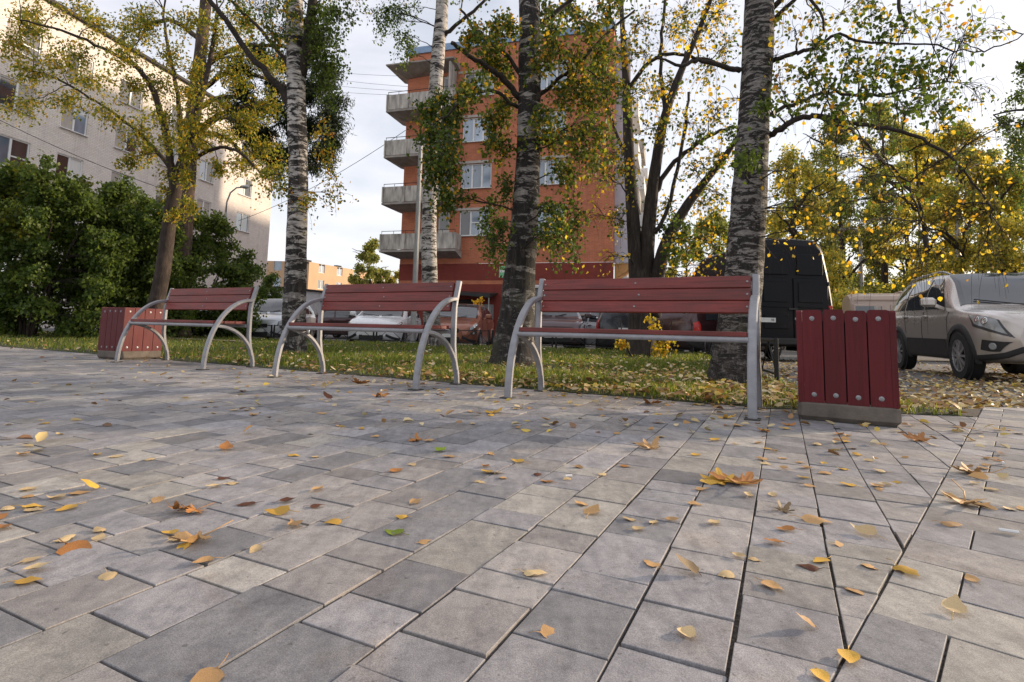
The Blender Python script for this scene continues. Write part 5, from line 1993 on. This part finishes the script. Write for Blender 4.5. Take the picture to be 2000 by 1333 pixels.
t.stem(t.px([(1500, 125, 5.57, 10), (1545, 105, 5.4, 9), (1585, 95, 5.3, 8), (1640, 70, 5.2, 6), (1700, 85, 5.1, 5), (1790, 85, 5.0, 4), (1880, 100, 4.9, 3), (1940, 95, 4.9, 3), (2010, 62, 4.8, 2)]), 'limb', 7, rough=.008)
t.stem(t.px([(1600, 228, 5.3, 8), (1670, 265, 5.1, 6), (1720, 310, 5.0, 5), (1770, 360, 4.9, 4), (1800, 430, 4.8, 3)]), 'limb', 6, rough=.010)
t.stem(t.px([(1445, 138, 5.57, 12), (1405, 128, 5.5, 10), (1365, 118, 5.5, 9), (1330, 130, 5.4, 7), (1280, 110, 5.4, 4)]), 'limb', 7, rough=.010)
t.stem(t.px([(1500, 60, 5.57, 9), (1560, -10, 5.4, 8), (1600, 20, 5.3, 6), (1610, 60, 5.3, 4)]), 'limb', 6, rough=.010)
t.stem(t.px([(1505, 20, 5.57, 12), (1600, -50, 5.3, 10), (1730, -30, 5.1, 8), (1765, 40, 5.0, 6), (1770, 65, 5.0, 4)]), 'limb', 7, rough=.010)
for c in grp([(1600, 105), (1660, 90), (1720, 115), (1780, 120), (1835, 150), (1625, 165), (1700, 175), (1780, 200), (1835, 220), (1560, 190), (1640, 215), (1580, 140), (1735, 60), (1700, 30), (1790, 150), (1745, 160), (1670, 140), (1810, 190)], 5.1, 0):
    t.blob(c, (.20, .25, .16), 9, 5.2, PG + [((.5, .34, .03), .14)], .046, .12, asp=.48, six=True, tr=.003)
for c in grp([(1490, 205), (1470, 300), (1455, 315)], 5.15, 0):
    t.blob(c, (.10, .05, .09), 6, 7, PG, .045, .05, asp=.48, six=True, tr=.0025)
for c in grp([(1560, 330), (1600, 270), (1645, 300), (1580, 390), (1660, 350), (1705, 300), (1720, 380), (1765, 430), (1805, 340), (1845, 420), (1880, 300), (1700, 460), (1650, 450), (1590, 450), (1555, 420), (1620, 400), (1765, 480), (1825, 480), (1885, 440), (1935, 400), (1960, 330), (1540, 480), (1910, 500), (1960, 470), (1850, 250), (1900, 370), (1800, 530), (1730, 510), (1960, 240), (1680, 520)], 5.0, 0):
    t.blob(c, (.22, .27, .24), 11, .8, PY, .040, .28, asp=.42, six=True, tr=.0026, jit=.02)
for c in grp([(1520, 40), (1550, 60), (1530, 150), (1600, 40), (1660, 30), (1830, 20), (1900, 30), (1940, 60)], 5.2, 0):
    t.blob(c, (.18, .2, .16), 6, 3, PGY, .048, .10, asp=.48, six=True, tr=.0028)
for c in grp([(x_ + rng.normal(0, 14), y_ + rng.normal(0, 14)) for x_ in range(1530, 1960, 62) for y_ in range(20, 430, 62)], 5.3, 0):
    t.blob(c, (.24, .28, .22), 9, 1.5, PYG + PG + PG, .040, .20, asp=.46, six=True, tr=.0024, jit=.02)
for c in grp([(1350, 60), (1400, 200), (1380, 20)], 5.6, 0):
    t.blob(c, (.25, .3, .25), 9, 2.2, PY, .05, .15, asp=.48, six=True, tr=.0028)
for c in grp([(1560, -150), (1700, -140), (1850, -100), (1400, -150), (1500, -350), (1650, -320)], 5.3, 0):
    t.blob(c, (.6, .6, .5), 16, 7, PGY, .05, .3, asp=.48, six=True)
t.done()

# ---- rowan and pine by the shrubs
t = Tree('rowan_tree', 'leaning rowan with feathery yellow-green leaves in front of the shrubs', (*at(296, 655, 13.6)[:2], 0), BARK_RO)
t.stem(slim(.82, [(294, 672, 13.6, 40), (302, 610, 13.6, 36), (318, 530, 13.6, 33), (330, 440, 13.6, 31), (342, 375, 13.6, 30), (352, 330, 13.6, 24), (368, 280, 13.5, 18), (385, 220, 13.4, 15), (410, 120, 13.3, 11), (425, 20, 13.2, 8)]), n=12, flare=.15)
t.stem(slim(.82, [(342, 380, 13.6, 20), (334, 330, 13.5, 18), (322, 250, 13.3, 16), (300, 180, 13.1, 14), (265, 130, 12.9, 11), (200, 95, 12.6, 8), (120, 60, 12.3, 6), (40, 40, 12, 4)]), 'limb', 8, rough=.01)
t.stem(slim(.82, [(356, 325, 13.6, 14), (352, 250, 13.8, 12), (345, 170, 14, 10), (330, 100, 14.1, 8), (320, 20, 14.2, 6)]), 'limb', 7, rough=.012)
t.stem(slim(.82, [(370, 280, 13.5, 12), (410, 235, 13.3, 10), (450, 215, 13.2, 8), (500, 205, 13.1, 6), (545, 190, 13, 4)]), 'limb', 7, rough=.012)
t.stem(slim(.82, [(348, 350, 13.6, 12), (310, 300, 13.7, 10), (260, 250, 13.8, 8), (190, 200, 13.8, 6), (100, 150, 13.9, 5), (20, 130, 13.9, 4)]), 'limb', 7, rough=.012)
t.stem(slim(.82, [(352, 330, 13.5, 10), (420, 290, 13.2, 9), (470, 300, 13.0, 7), (520, 350, 12.8, 4)]), 'limb', 7, rough=.012)
for c in grp([(60, 60), (60, 140), (150, 110), (200, 50), (120, 200), (40, 215), (260, 60), (300, 40), (330, 110), (250, 170), (330, 225), (270, 255), (200, 215), (420, 60), (480, 40), (400, 140), (365, 40), (460, 150), (420, 210), (290, 300), (440, 270), (485, 235), (520, 290), (475, 330), (540, 345), (350, 345), (520, 200), (530, 130), (60, 20), (150, 20), (20, 90), (110, 120), (310, 160), (370, 180), (240, 110), (385, 250), (330, 280), (500, 110), (430, 110), (180, 150)], 13.2, 0):
    t.blob(c, (.56, .60, .42), 17, 14, PRO, .085, .12, asp=.26, jit=.09)
for c in grp([(360, 345), (375, 400), (345, 420), (400, 280), (330, 375), (245, 320), (430, 330), (370, 310)], 13.2, 0):
    t.blob(c, (.26, .3, .24), 10, 13, PRO, .085, .12, asp=.26)
for c in grp([(60, -60), (200, -80), (340, -80), (480, -60), (130, -180), (300, -200), (430, -170)], 13.2, 0):
    t.blob(c, (1.0, 1.0, .7), 18, 14, PRO, .09, .2, asp=.26)
t.done()

t = Tree('pine_tree', 'tall pine with reddish trunk and dark needles behind the rowan', (*at(353, 655, 17.2)[:2], 0), BARK_PI)
t.stem(t.px([(352, 662, 17.2, 36), (354, 600, 17.2, 34), (357, 500, 17.2, 32), (362, 400, 17.2, 31), (370, 300, 17.2, 29), (378, 220, 17.2, 27), (390, 120, 17.2, 24), (405, -30, 17.2, 20), (420, -250, 17.3, 12)]), n=14, flare=.12)
for a, b, c in (((372, 280), (440, 230), (540, 300)), ((384, 180), (470, 140), (600, 190)), ((388, 140), (480, 90), (620, 100)), ((378, 220), (460, 190), (650, 260)), ((374, 260), (440, 270), (500, 330)), ((395, 80), (330, 40), (260, 60))):
    t.stem(t.px([(*a, 17.2, 11), (*b, 17.4, 9), (*c, 17.8, 4)]), 'limb', 7, rough=.02)
for c in grp([(470, 170), (500, 210), (540, 170), (520, 260), (560, 240), (600, 190), (560, 300), (620, 170), (640, 230), (650, 270), (630, 300), (590, 270), (480, 250), (455, 215), (530, 320), (500, 290), (600, 120), (640, 150), (560, 120), (610, 320), (600, 240), (540, 210), (620, 80), (570, 70), (655, 200), (470, 130), (510, 110)], 17.7, 0):
    t.blob(c, (.55, .6, .38), 18, 32, PPI, .17, .02, asp=.06, jit=.11)
for c in grp([(280, 40), (420, -60), (520, 0), (360, -150), (480, -160)], 17.4, 0):
    t.blob(c, (.9, .9, .6), 16, 18, PPI, .16, .02, asp=.045, jit=.10)
t.done()


# ---- shrubs at the left
def shrub(name, label, px, Y, w, h, pal, n, size=.095, per=34, skew=0.0, flat=1.0):
    g_ = at(px, 640, Y)
    t = Tree(name, label, (g_[0], Y, 0), BARK_RO, 'shrubs in front of the pale block', 'shrub')
    for k in range(7):
        a = rng.uniform(0, 6.28)
        e = np.array([math.cos(a) * w * .28, math.sin(a) * w * .2, h * rng.uniform(.5, .8)])
        b = np.array([math.cos(a) * .15, math.sin(a) * .15, 0])
        P = [np.append(t.b + b, .035), np.append(t.b + b * .5 + e * np.array([.35, .35, .5]), .025), np.append(t.b + e, .012)]
        t.stem(P, 'stem', 6, rough=.02)
    for k in range(n):
        u = rng.uniform(-1, 1)
        v = rng.uniform(-1, 1)
        zz = rng.random() ** .8
        top = h * (1 - .42 * abs(u) ** 2.2) * (1 + skew * u)
        q_ = t.b + np.array([u * w / 2, v * w * .26 * (1 - .4 * abs(u)), .25 + zz * (top - .35)])
        pl = pal
        if isinstance(pal, dict):
            pl = pal['b'] if (zz > .35 and u < .2 and rng.random() < .5) else pal['a']
        t.blob(q_, (.46, .46, .36), 12, per, pl, size, .08, asp=.40, jit=.08)
    return t.done('foliage')


PSH = dict(a=PGD, b=[((.11, .14, .02), .5), ((.20, .19, .02), .3), ((.06, .09, .02), .2)])
shrub('leafy_shrub', 'tall green shrub with yellowing patches at the left edge', 55, 14.6, 4.9, 4.5, PSH, 105)
shrub('leafy_shrub', 'dense dark green shrub behind the slatted bin', 215, 15.8, 4.2, 4.55, PGD, 90)
shrub('leafy_shrub', 'dark green shrub sloping down behind the pine trunk', 385, 18.2, 3.5, 4.25, PGD, 75, skew=-.20)
shrub('leafy_shrub', 'low dark bush beside the silver people carrier', 506, 27.0, 2.3, 3.0, PGD, 26)
shrub('leafy_shrub', 'dark green shrub filling the gap at the far left', -60, 16.5, 4.5, 4.6, PGD, 60)


# ---- yellow sapling and yellow suckers
t = Tree('sapling', 'thin sapling with bright yellow leaves in front of the copper-brown car', (*gp(926, 668)[:2], 0), BARK_DK)
yb = t.b[1]
t.stem(t.px([(926, 672, yb, 4), (928, 630, yb, 3.4), (934, 595, yb, 2.6), (938, 578, yb, 1.6)]), 'stem', 5)
t.stem(t.px([(931, 664, yb, 3), (945, 630, yb, 2.6), (950, 605, yb, 1.6)]), 'stem', 5)
for c in [(930, 590), (938, 600), (925, 612), (945, 612), (935, 625), (952, 628), (940, 585), (918, 606)]:
    t.blob(at(c[0], c[1], yb), (.15, .15, .13), 5, 5, PY, .085, .05, asp=.45, tr=.003, jit=.03)
t.done('foliage')
t = Tree('sucker_bush', 'yellow-leaved suckers round the foot of the dark stems', (*gp(1262, 700)[:2], 0), BARK_DK, cat='bush')
yb = t.b[1]
for dx in (-45, 10, 25, 40):
    t.stem(t.px([(1262 + dx * .6, 700, yb, 4), (1262 + dx, 660, yb, 3), (1266 + dx * 1.2, 625, yb, 2)]), 'stem', 5)
for c in [(1274, 625), (1278, 655), (1286, 672), (1296, 660), (1283, 688), (1212, 668), (1222, 678), (1295, 682), (1310, 672), (1280, 640)]:
    t.blob(at(c[0], c[1], yb - .25), (.17, .2, .14), 6, 4.5, PYG, .075, .06, asp=.45, tr=.003, jit=.03)
t.done('foliage')


# ---- wood at the right and far trees
def wood_tree(label, px, Y, top_py, w, pal, n=46, size=.145, bark=None, low=.14, name='wood_tree', group='trees of the right-hand wood', per=13, tw=12, base_py=None, lean=0.0):
    g_ = at(px, 655, Y)
    h = at(px, top_py, Y)[2] * 1.12
    w *= .92
    t = Tree(name, label, (g_[0], Y, -.25), bark or BARK_DK, group)
    r0 = .09 + .010 * h
    P = [np.append(t.b + np.array([lean * h * k + rng.normal(0, .12) * (k > 0), rng.normal(0, .1) * (k > 0), k * (h + .25)]), r0 * (1.05 - k)) for k in (0, .2, .45, .7, .93)]
    t.stem(P, 'trunk', 8)
    for k in range(9):
        z = rng.uniform(.25, .85)
        a = rng.uniform(0, 6.28)
        b = np.array([lean * h * z, 0, z * h])
        e = b + np.array([math.cos(a) * w * .40, math.sin(a) * w * .40, h * .10])
        t.stem([np.append(t.b + b, r0 * .4), np.append(t.b + (b + e) / 2 + np.array([0, 0, .2]), r0 * .28), np.append(t.b + e, .02)], 'limb', 5, rough=.03)
    for k in range(n):
        z = low + (1 - low) * rng.random() ** .9
        prof = math.sin(math.pi * min(1, .18 + .80 * z)) ** .6
        a = rng.uniform(0, 6.28)
        rr_ = w / 2 * prof * rng.random() ** .5
        q_ = t.b + np.array([lean * h * z + math.cos(a) * rr_, math.sin(a) * rr_, z * h])
        t.blob(q_, np.array([.125, .125, .10]) * w * rng.uniform(.8, 1.25), tw, per, pal, size, .25, asp=.42, jit=.14, tr=.010)
    return t.done()


BB = mat_birch('birch_bark_far', .3, 7.7, 1.0)
wood_tree('bright yellow tree just right of the birch trunk behind the black van', 1560, 27, 330, 5.0, PWY, 46)
wood_tree('olive-green tree behind the curved lamp', 1650, 33, 255, 6.0, PW, 52)
wood_tree('tall yellow-green tree with a thin crown right of the lamp', 1735, 36, 240, 6.0, PW, 50)
wood_tree('golden tree above the old tan minibus', 1815, 31, 300, 5.5, PWY, 50)
wood_tree('yellow-green birch with pale trunk above the silver SUV roof', 1888, 29, 285, 4.5, PWY, 40, bark=BB, low=.40)
wood_tree('yellow tree at the right edge above the SUV windscreen', 1965, 28, 360, 5.0, PWY, 46)
wood_tree('dense green tree at the far right edge of the wood', 2075, 30, 280, 6.5, PW, 46)
wood_tree('dark olive tree deep in the wood behind the lamp', 1600, 45, 330, 8.0, PW, 46, .22)
wood_tree('dark tree deep in the wood between the golden trees', 1775, 47, 300, 8.5, PW, 50, .22)
wood_tree('dark tree deep in the wood above the SUV', 1930, 44, 330, 8.5, PW, 50, .22)
wood_tree('hazy green tree behind the largest birch trunk', 1400, 48, 430, 6.5, PW, 40, .22)
wood_tree('thin yellow-green tree left of the largest birch', 1340, 55, 470, 5.0, PW, 30, .24)
for (px_, Y_, w_, h_, pal_, lab) in ((1625, 23, 2.6, 2.6, PWY, 'bright yellow bush beside the black van'), (1690, 30, 4.0, 3.6, PW, 'green undergrowth bush below the lamp'), (1560, 31, 4.0, 3.0, PW, 'olive bush hidden behind the black van'), (1850, 32, 5.0, 4.0, PW, 'green bush between the minibus and the SUV'), (1970, 31, 5.0, 4.0, PWY, 'yellow-green bush behind the SUV'), (2080, 30, 5.0, 4.0, PW, 'green bush at the far right')):
    g_ = at(px_, 655, Y_)
    t = Tree('wood_bush', lab, (g_[0], Y_, -.2), BARK_DK, 'bushes at the foot of the wood', 'bush')
    for k in range(5):
        e = np.array([rng.normal(0, w_ * .2), rng.normal(0, w_ * .15), h_ * .7])
        t.stem([np.append(t.b, .03), np.append(t.b + e * .5, .02), np.append(t.b + e, .01)], 'stem', 5, rough=.02)
    for k in range(34):
        q_ = t.b + np.array([rng.uniform(-.5, .5) * w_, rng.uniform(-.3, .3) * w_, .2 + rng.random() * h_ * .9])
        t.blob(q_, (.5, .5, .36), 9, 22, pal_, .14, .08, jit=.12, tr=.008)
    t.done('foliage')
wood_tree('pale willow-like tree in front of the distant ochre house', 716, 62, 487, 5.6, [((.20, .22, .06), .6), ((.30, .28, .08), .4)], 34, .26, name='willow_tree', group='far trees', low=.1)
wood_tree('small pale tree at the left foot of the brick house', 765, 64, 535, 4.0, [((.26, .24, .06), .6), ((.34, .28, .06), .4)], 18, .26, name='small_tree', group='far trees', low=.1)
# drooping crown reaching in at the right edge
t = Tree('birch_tree', 'drooping birch crown reaching in at the top right edge', (at(2230, 640, 12)[0], 12, -.1), mat_birch('birch_bark_edge', .4, 2.2, 1.2), 'birches on the lawn')
t.stem(t.px([(2230, 690, 12, 40), (2225, 400, 12, 32), (2220, 100, 12, 26), (2215, -200, 12, 14)]), n=10)
t.stem(t.px([(2222, 240, 12, 12), (2120, 190, 12, 9), (2040, 170, 12, 6), (1985, 120, 12, 4)]), 'limb', 7)
t.stem(t.px([(2222, 300, 12, 10), (2100, 230, 12, 8), (2000, 215, 12, 5), (1940, 225, 12, 3)]), 'limb', 7)
for c in grp([(1995, 130), (1985, 185), (2000, 240), (1985, 280), (1960, 235), (1990, 330), (2010, 160), (2040, 220), (2080, 260), (2060, 120), (2030, 310), (1995, 370)], 12, 0):
    t.blob(c, (.22, .3, .25), 9, 16, PGD, .06, .45)
t.done()
# ---------------------------------------------------------------- fallen leaves on the paving
FALL = {
    'pale cream': mat_fallen('leaf_cream', (.66, .50, .28)),
    'yellow': mat_fallen('leaf_yellow', (.66, .40, .07)),
    'orange-brown': mat_fallen('leaf_orange', (.48, .215, .065)),
    'tan': mat_fallen('leaf_tan', (.58, .36, .165)),
    'dark brown': mat_fallen('leaf_brown', (.13, .045, .022)),
    'green': mat_fallen('leaf_green', (.24, .33, .03)),
    'grey-brown': mat_fallen('leaf_greybrown', (.22, .155, .085)),
}


def leaf_mesh(kind, seed, curl):
    """one leaf blade about a unit long, lying along +x, with a stalk"""
    rs = random.Random(seed)
    if kind == 'birch':
        prof = [(0, .0), (.06, .20), (.18, .33), (.32, .36), (.48, .31), (.64, .22), (.80, .12), (.92, .045), (1.0, 0)]
        prof = [(x, w * rs.uniform(.88, 1.12)) for x, w in prof]
        V, F_ = [], []
        tw = rs.uniform(-.35, .35)

        def zz(x, y):
            return curl * (1.1 * y * y + .55 * (x - .45) ** 2) + tw * y * (x - .4) + .02 * math.sin(9 * x + 7 * y + seed)
        rows = []
        for x, w in prof:
            row = []
            for k in (-1, -.5, 0, .5, 1):
                y = w * k * (1 + rs.uniform(-.06, .06))
                xx = x - (.05 if k == 0 and x < .1 else 0)
                row.append(len(V))
                V.append((xx, y, zz(xx, y)))
            rows.append(row)
        for a, b in zip(rows[:-1], rows[1:]):
            for j in range(4):
                F_.append((a[j], b[j], b[j + 1], a[j + 1]))
        mb = MB().add(V, F_)
        mb.tube([(-.42, rs.uniform(-.12, .12), .02), (-.2, 0, .03), (.02, 0, zz(0, 0) + .005)], [.012, .012, .014], 4)
    else:
        lobes = [(0, 1.0), (52, .92), (-52, .92), (108, .62), (-108, .62)]
        out = []
        for a0, ln in sorted(lobes):
            for da, k in ((-24, .44), (-17, .70), (-11, .66), (-8, .88), (0, 1.0), (8, .86), (12, .68), (18, .72), (24, .44)):
                a = math.radians(a0 + da)
                r = ln * k * rs.uniform(.93, 1.07)
                out.append((r * math.cos(a), r * math.sin(a)))
        out = [(-.12, -.10)] + out + [(-.12, .10)]
        tw = rs.uniform(-.3, .3)

        def zz(x, y):
            r = math.hypot(x, y)
            return curl * (.34 * y * y + .22 * x * x) + .13 * curl * math.sin(5 * math.atan2(y, x) + seed) * r + tw * x * y + .05 * math.sin(9 * x + seed) * math.cos(8 * y)
        V = [(0, 0, 0)] + [(x * .5, y * .5, zz(x * .5, y * .5)) for x, y in out] + [(x, y, zz(x, y)) for x, y in out]
        n = len(out)
        F_ = []
        for i in range(n):
            j = (i + 1) % n
            F_.append((0, 1 + i, 1 + j))
            F_.append((1 + i, 1 + n + i, 1 + n + j, 1 + j))
        V = [(x * .62 + .0, y * .62, z * .62) for x, y, z in V]
        mb = MB().add(V, F_)
        mb.tube([(-.75, rs.uniform(-.2, .2), .10 + .2 * rs.random()), (-.4, .04, .08), (0, 0, .01)], [.011, .011, .016], 4)
    zmin = min(v[2] for v in mb.v)
    mb.v = [(x, y, z - zmin) for x, y, z in mb.v]
    me = mb.mesh('fallen_leaf', FALL['yellow'], True)
    return me


BIRCH = [leaf_mesh('birch', s, c) for s, c in ((1, .4), (2, .7), (3, -.4), (4, .2), (5, 1.0), (6, -.6), (7, .5), (8, .1))]
MAPLE = [leaf_mesh('maple', s, c) for s, c in ((11, .8), (12, 1.2), (13, 1.0), (14, 1.5))]
LG = 'fallen leaves on the paving'
n_leaf = 0


def place(x, y):
    """where a leaf lies, in words"""
    px_, py_ = proj((x, y, 0))
    if x * SV[0] + y * SV[1] > SEAM:
        return 'on the square-laid paving right of the seam'
    if edge_y(x) - y < .75:
        return ('on paving under the ' + ('farthest' if px_ < 515 else 'middle' if px_ < 930 else 'nearest') + ' bench') if px_ < 1500 else 'on paving beside the front bin'
    row = 'close to the camera' if py_ > 1060 else 'on the middle stretch of paving' if py_ > 880 else 'on paving a few steps before the benches'
    col_ = 'at the left' if px_ < 500 else 'left of centre' if px_ < 1000 else 'right of centre' if px_ < 1500 else 'at the right'
    return row + ' ' + col_


def fallen(kind, tone, x, y, size, rz=None, tilt=.07, label=None, up=1, idx=None):
    global n_leaf
    src = BIRCH if kind == 'birch' else MAPLE
    me = src[idx if idx is not None else random.randrange(len(src))]
    if label is None:
        if kind == 'maple':
            label = tone + ' fallen maple leaf ' + place(x, y)
        else:
            label = 'small ' + tone + ' fallen leaf ' + place(x, y)
    o = obj('fallen_leaf' if kind == 'birch' else 'maple_leaf', me, None, label, 'leaf', LG)
    o.scale = (size, size, size)
    o.location = (x, y, .0025)
    o.rotation_euler = (random.gauss(0, tilt), random.gauss(0, tilt), rz if rz is not None else random.uniform(0, 6.283))
    o.material_slots[0].link = 'OBJECT'
    o.material_slots[0].material = FALL[tone]
    n_leaf += 1
    return o


# the ones that stand out, by where they lie
NOTED = [
    ('maple', 'orange-brown', 1448, 948, .15, 'large orange and yellow maple leaf with upright stalk on the paving'),
    ('maple', 'yellow', 1412, 945, .11, 'yellow-orange leaf overlapped by the large stalked maple leaf'),
    ('maple', 'tan', 1272, 878, .10, 'tan maple leaf left of the upright-stalked orange leaf'),
    ('maple', 'tan', 1885, 982, .125, 'wide curled tan maple leaf lying across the paving seam'),
    ('maple', 'tan', 1905, 928, .10, 'tan maple leaf right of the seam, behind the wide curled one'),
    ('maple', 'orange-brown', 1795, 862, .10, 'orange-brown maple leaf in front of the front bin'),
    ('maple', 'orange-brown', 1275, 790, .12, 'orange-brown maple leaf at the lawn edge below the nearest bench'),
    ('maple', 'yellow', 1415, 818, .10, 'yellow maple leaf left of the nearest bench leg'),
    ('maple', 'orange-brown', 700, 750, .14, 'rusty maple leaf heap in front of the middle bench'),
    ('maple', 'orange-brown', 740, 775, .12, 'brown maple leaf between the middle bench and the camera'),
    ('maple', 'yellow', 965, 808, .10, 'yellow maple leaf in front of the nearest bench left leg'),
    ('maple', 'orange-brown', 345, 998, .055, 'curled orange leaf, left one of a touching pair'),
    ('maple', 'orange-brown', 382, 1000, .058, 'curled orange leaf, right one of a touching pair'),
    ('birch', 'yellow', 565, 1003, .065, 'broad bright yellow leaf right of the curled orange pair'),
    ('birch', 'yellow', 192, 956, .055, 'upright yellow leaf on the left paving'),
    ('birch', 'orange-brown', 130, 1070, .085, 'long orange-brown leaf near the left edge'),
    ('birch', 'green', 785, 1047, .055, 'fresh green leaf with a pale stalk on the paving'),
    ('birch', 'green', 852, 884, .055, 'olive-green leaf on the middle of the paving'),
    ('birch', 'tan', 818, 1064, .032, 'small tan leaf just right of the green leaf'),
    ('birch', 'tan', 425, 1310, .060, 'tan leaf at the bottom left, nearest the camera'),
    ('birch', 'tan', 1055, 1240, .050, 'tan leaf with stalk at the bottom centre'),
    ('birch', 'grey-brown', 1362, 1125, .055, 'dull grey-brown leaf standing on the paving'),
    ('birch', 'pale cream', 1333, 1233, .038, 'pale leaf in front of the dull grey-brown one'),
    ('birch', 'pale cream', 1862, 1203, .055, 'large pale cream leaf at the right, nearest the camera'),
    ('birch', 'tan', 1660, 1158, .052, 'long tan leaf on the paving joint right of centre'),
    ('birch', 'tan', 1565, 1016, .075, 'flat tan leaf beside a darker curled one'),
    ('maple', 'grey-brown', 1527, 1000, .05, 'grey-brown curled leaf touching the flat tan one'),
    ('birch', 'yellow', 1657, 1277, .045, 'yellow leaf lying on the seam at the bottom right'),
    ('birch', 'yellow', 1595, 1313, .036, 'small yellow leaf at the bottom edge left of the seam'),
    ('birch', 'tan', 1590, 1228, .035, 'small orange-tan leaf standing near the bottom right'),
    ('birch', 'tan', 1150, 1008, .065, 'curled tan leaf on the middle right paving'),
    ('birch', 'pale cream', 1712, 1050, .060, 'pale cream leaf with ragged edge left of the seam'),
    ('birch', 'tan', 1705, 1115, .050, 'doubled-up tan leaf left of the seam'),
    ('birch', 'tan', 1632, 1067, .050, 'tan leaf on the joint left of the ragged cream one'),
    ('birch', 'dark brown', 425, 938, .040, 'dark brown curled leaf on the left paving'),
    ('birch', 'dark brown', 645, 782, .085, 'dark green-brown leaf standing upright in front of the middle bench'),
    ('birch', 'orange-brown', 440, 882, .075, 'orange leaf with a curved tip on the middle left paving'),
]
for kind, tone, px_, py_, size, lab in NOTED:
    g_ = gp(px_, py_)
    o = fallen(kind, tone, g_[0], g_[1], size * (1.0 if kind == 'birch' else 1.2), None, .14, lab, idx=(0 if 'stalk on' in lab else None) if kind == 'maple' else None)
    if 'upright yellow' in lab or 'standing' in lab:
        o.rotation_euler = (random.uniform(-.3, .3), -.55, random.uniform(2.5, 3.7))
SMALL = [(38, 963, 'pale cream'), (52, 975, 'tan'), (10, 1000, 'pale cream'), (50, 998, 'pale cream'), (150, 990, 'yellow'), (125, 975, 'pale cream'), (310, 973, 'tan'), (15, 1035, 'orange-brown'), (195, 1042, 'pale cream'), (190, 1058, 'pale cream'), (330, 1060, 'pale cream'), (365, 1064, 'yellow'), (207, 1122, 'pale cream'), (40, 1102, 'pale cream'), (45, 1120, 'pale cream'), (30, 1140, 'yellow'), (507, 1070, 'pale cream'), (415, 1096, 'tan'), (580, 1032, 'tan'), (667, 1020, 'yellow'), (793, 1014, 'yellow'), (817, 980, 'tan'), (612, 961, 'tan'), (500, 985, 'dark brown'), (545, 983, 'dark brown'), (605, 992, 'dark brown'), (618, 896, 'pale cream'), (565, 890, 'yellow'), (803, 907, 'pale cream'), (984, 937, 'tan'), (1123, 913, 'tan'), (955, 886, 'tan'), (1172, 930, 'pale cream'), (1145, 990, 'tan'), (1240, 1020, 'pale cream'), (1275, 1027, 'pale cream'), (1235, 1036, 'pale cream'), (1285, 1111, 'tan'), (1415, 1132, 'pale cream'), (1432, 1085, 'pale cream'), (1490, 1140, 'tan'), (1480, 1100, 'pale cream'), (1530, 1063, 'orange-brown'), (1615, 1095, 'yellow'), (1600, 1116, 'dark brown'), (1905, 1140, 'tan'), (1838, 1025, 'tan'), (1985, 995, 'tan'), (1950, 960, 'pale cream'), (1910, 945, 'pale cream'), (1022, 1122, 'pale cream'), (1460, 972, 'pale cream'), (1510, 966, 'pale cream'), (1570, 948, 'tan'), (1640, 918, 'yellow'), (1620, 925, 'tan'), (1730, 925, 'pale cream'), (1760, 945, 'yellow'), (1740, 950, 'pale cream'), (1715, 955, 'tan'), (1680, 892, 'yellow'), (1555, 905, 'tan'), (1585, 916, 'tan'), (1500, 900, 'tan'), (1525, 898, 'tan'), (1487, 905, 'pale cream'), (1540, 918, 'tan'), (1360, 958, 'tan'), (1345, 983, 'tan'), (1300, 1017, 'tan'), (1175, 748, 'tan')]
for px_, py_, tone in SMALL:
    g_ = gp(px_, py_)
    d = math.hypot(g_[0], g_[1])
    fallen('birch', tone, g_[0], g_[1], random.uniform(.030, .044) + .004 * min(d, 4))
TONES = ['pale cream'] * 7 + ['yellow'] * 4 + ['tan'] * 6 + ['orange-brown'] * 3 + ['dark brown']
while n_leaf < 260:
    d = 1.4 * (6.5 / 1.4) ** random.random()
    a_ = math.radians(random.uniform(-44, 43))
    x, y = d * math.sin(a_), d * math.cos(a_)
    de = edge_y(x) - y
    if de < .03 or (x > 2.2 and y > 3.6):
        continue
    if random.random() > (.12 + .9 * math.exp(-de / 1.3) if y > 1.8 else .06):
        continue
    if random.random() < .05:
        fallen('maple', random.choice(('tan', 'orange-brown')), x, y, random.uniform(.07, .10))
    else:
        fallen('birch', random.choice(TONES), x, y, random.uniform(.035, .06))
# the far scatter
x, y = polar(4200, 2.6, 13, -46, 42)
de = edge_y(x) - y
k = (de > .02) & ~((x > 2.9) & (y > 3.6)) & (rng.random(len(x)) < .05 + .5 * np.exp(-np.clip(de, 0, 9) / .8))
litter('paving_leaf_litter', 'small pale leaves scattered over the far paving', x[k], y[k], .004, .010, .035, .062)
# cigarette ends and paper scraps
SCRAP = M('white_scrap', (.72, .71, .69), .8, 0, .06, 20, 0)
for px_, py_, ln, lab in ((1104, 934, .028, 'white cigarette end on the middle paving'), (1990, 1045, .05, 'white paper scrap at the right edge of the paving'), (1960, 908, .035, 'white scrap among leaves right of the seam')):
    g_ = gp(px_, py_)
    a_ = random.uniform(0, 3)
    MB().tube([(g_[0], g_[1], .006), (g_[0] + ln * math.cos(a_), g_[1] + ln * math.sin(a_) * .5, .006)], [.0045, .0045], 8).build('cigarette_end' if 'cig' in lab else 'paper_scrap', SCRAP, label=lab, cat='litter')
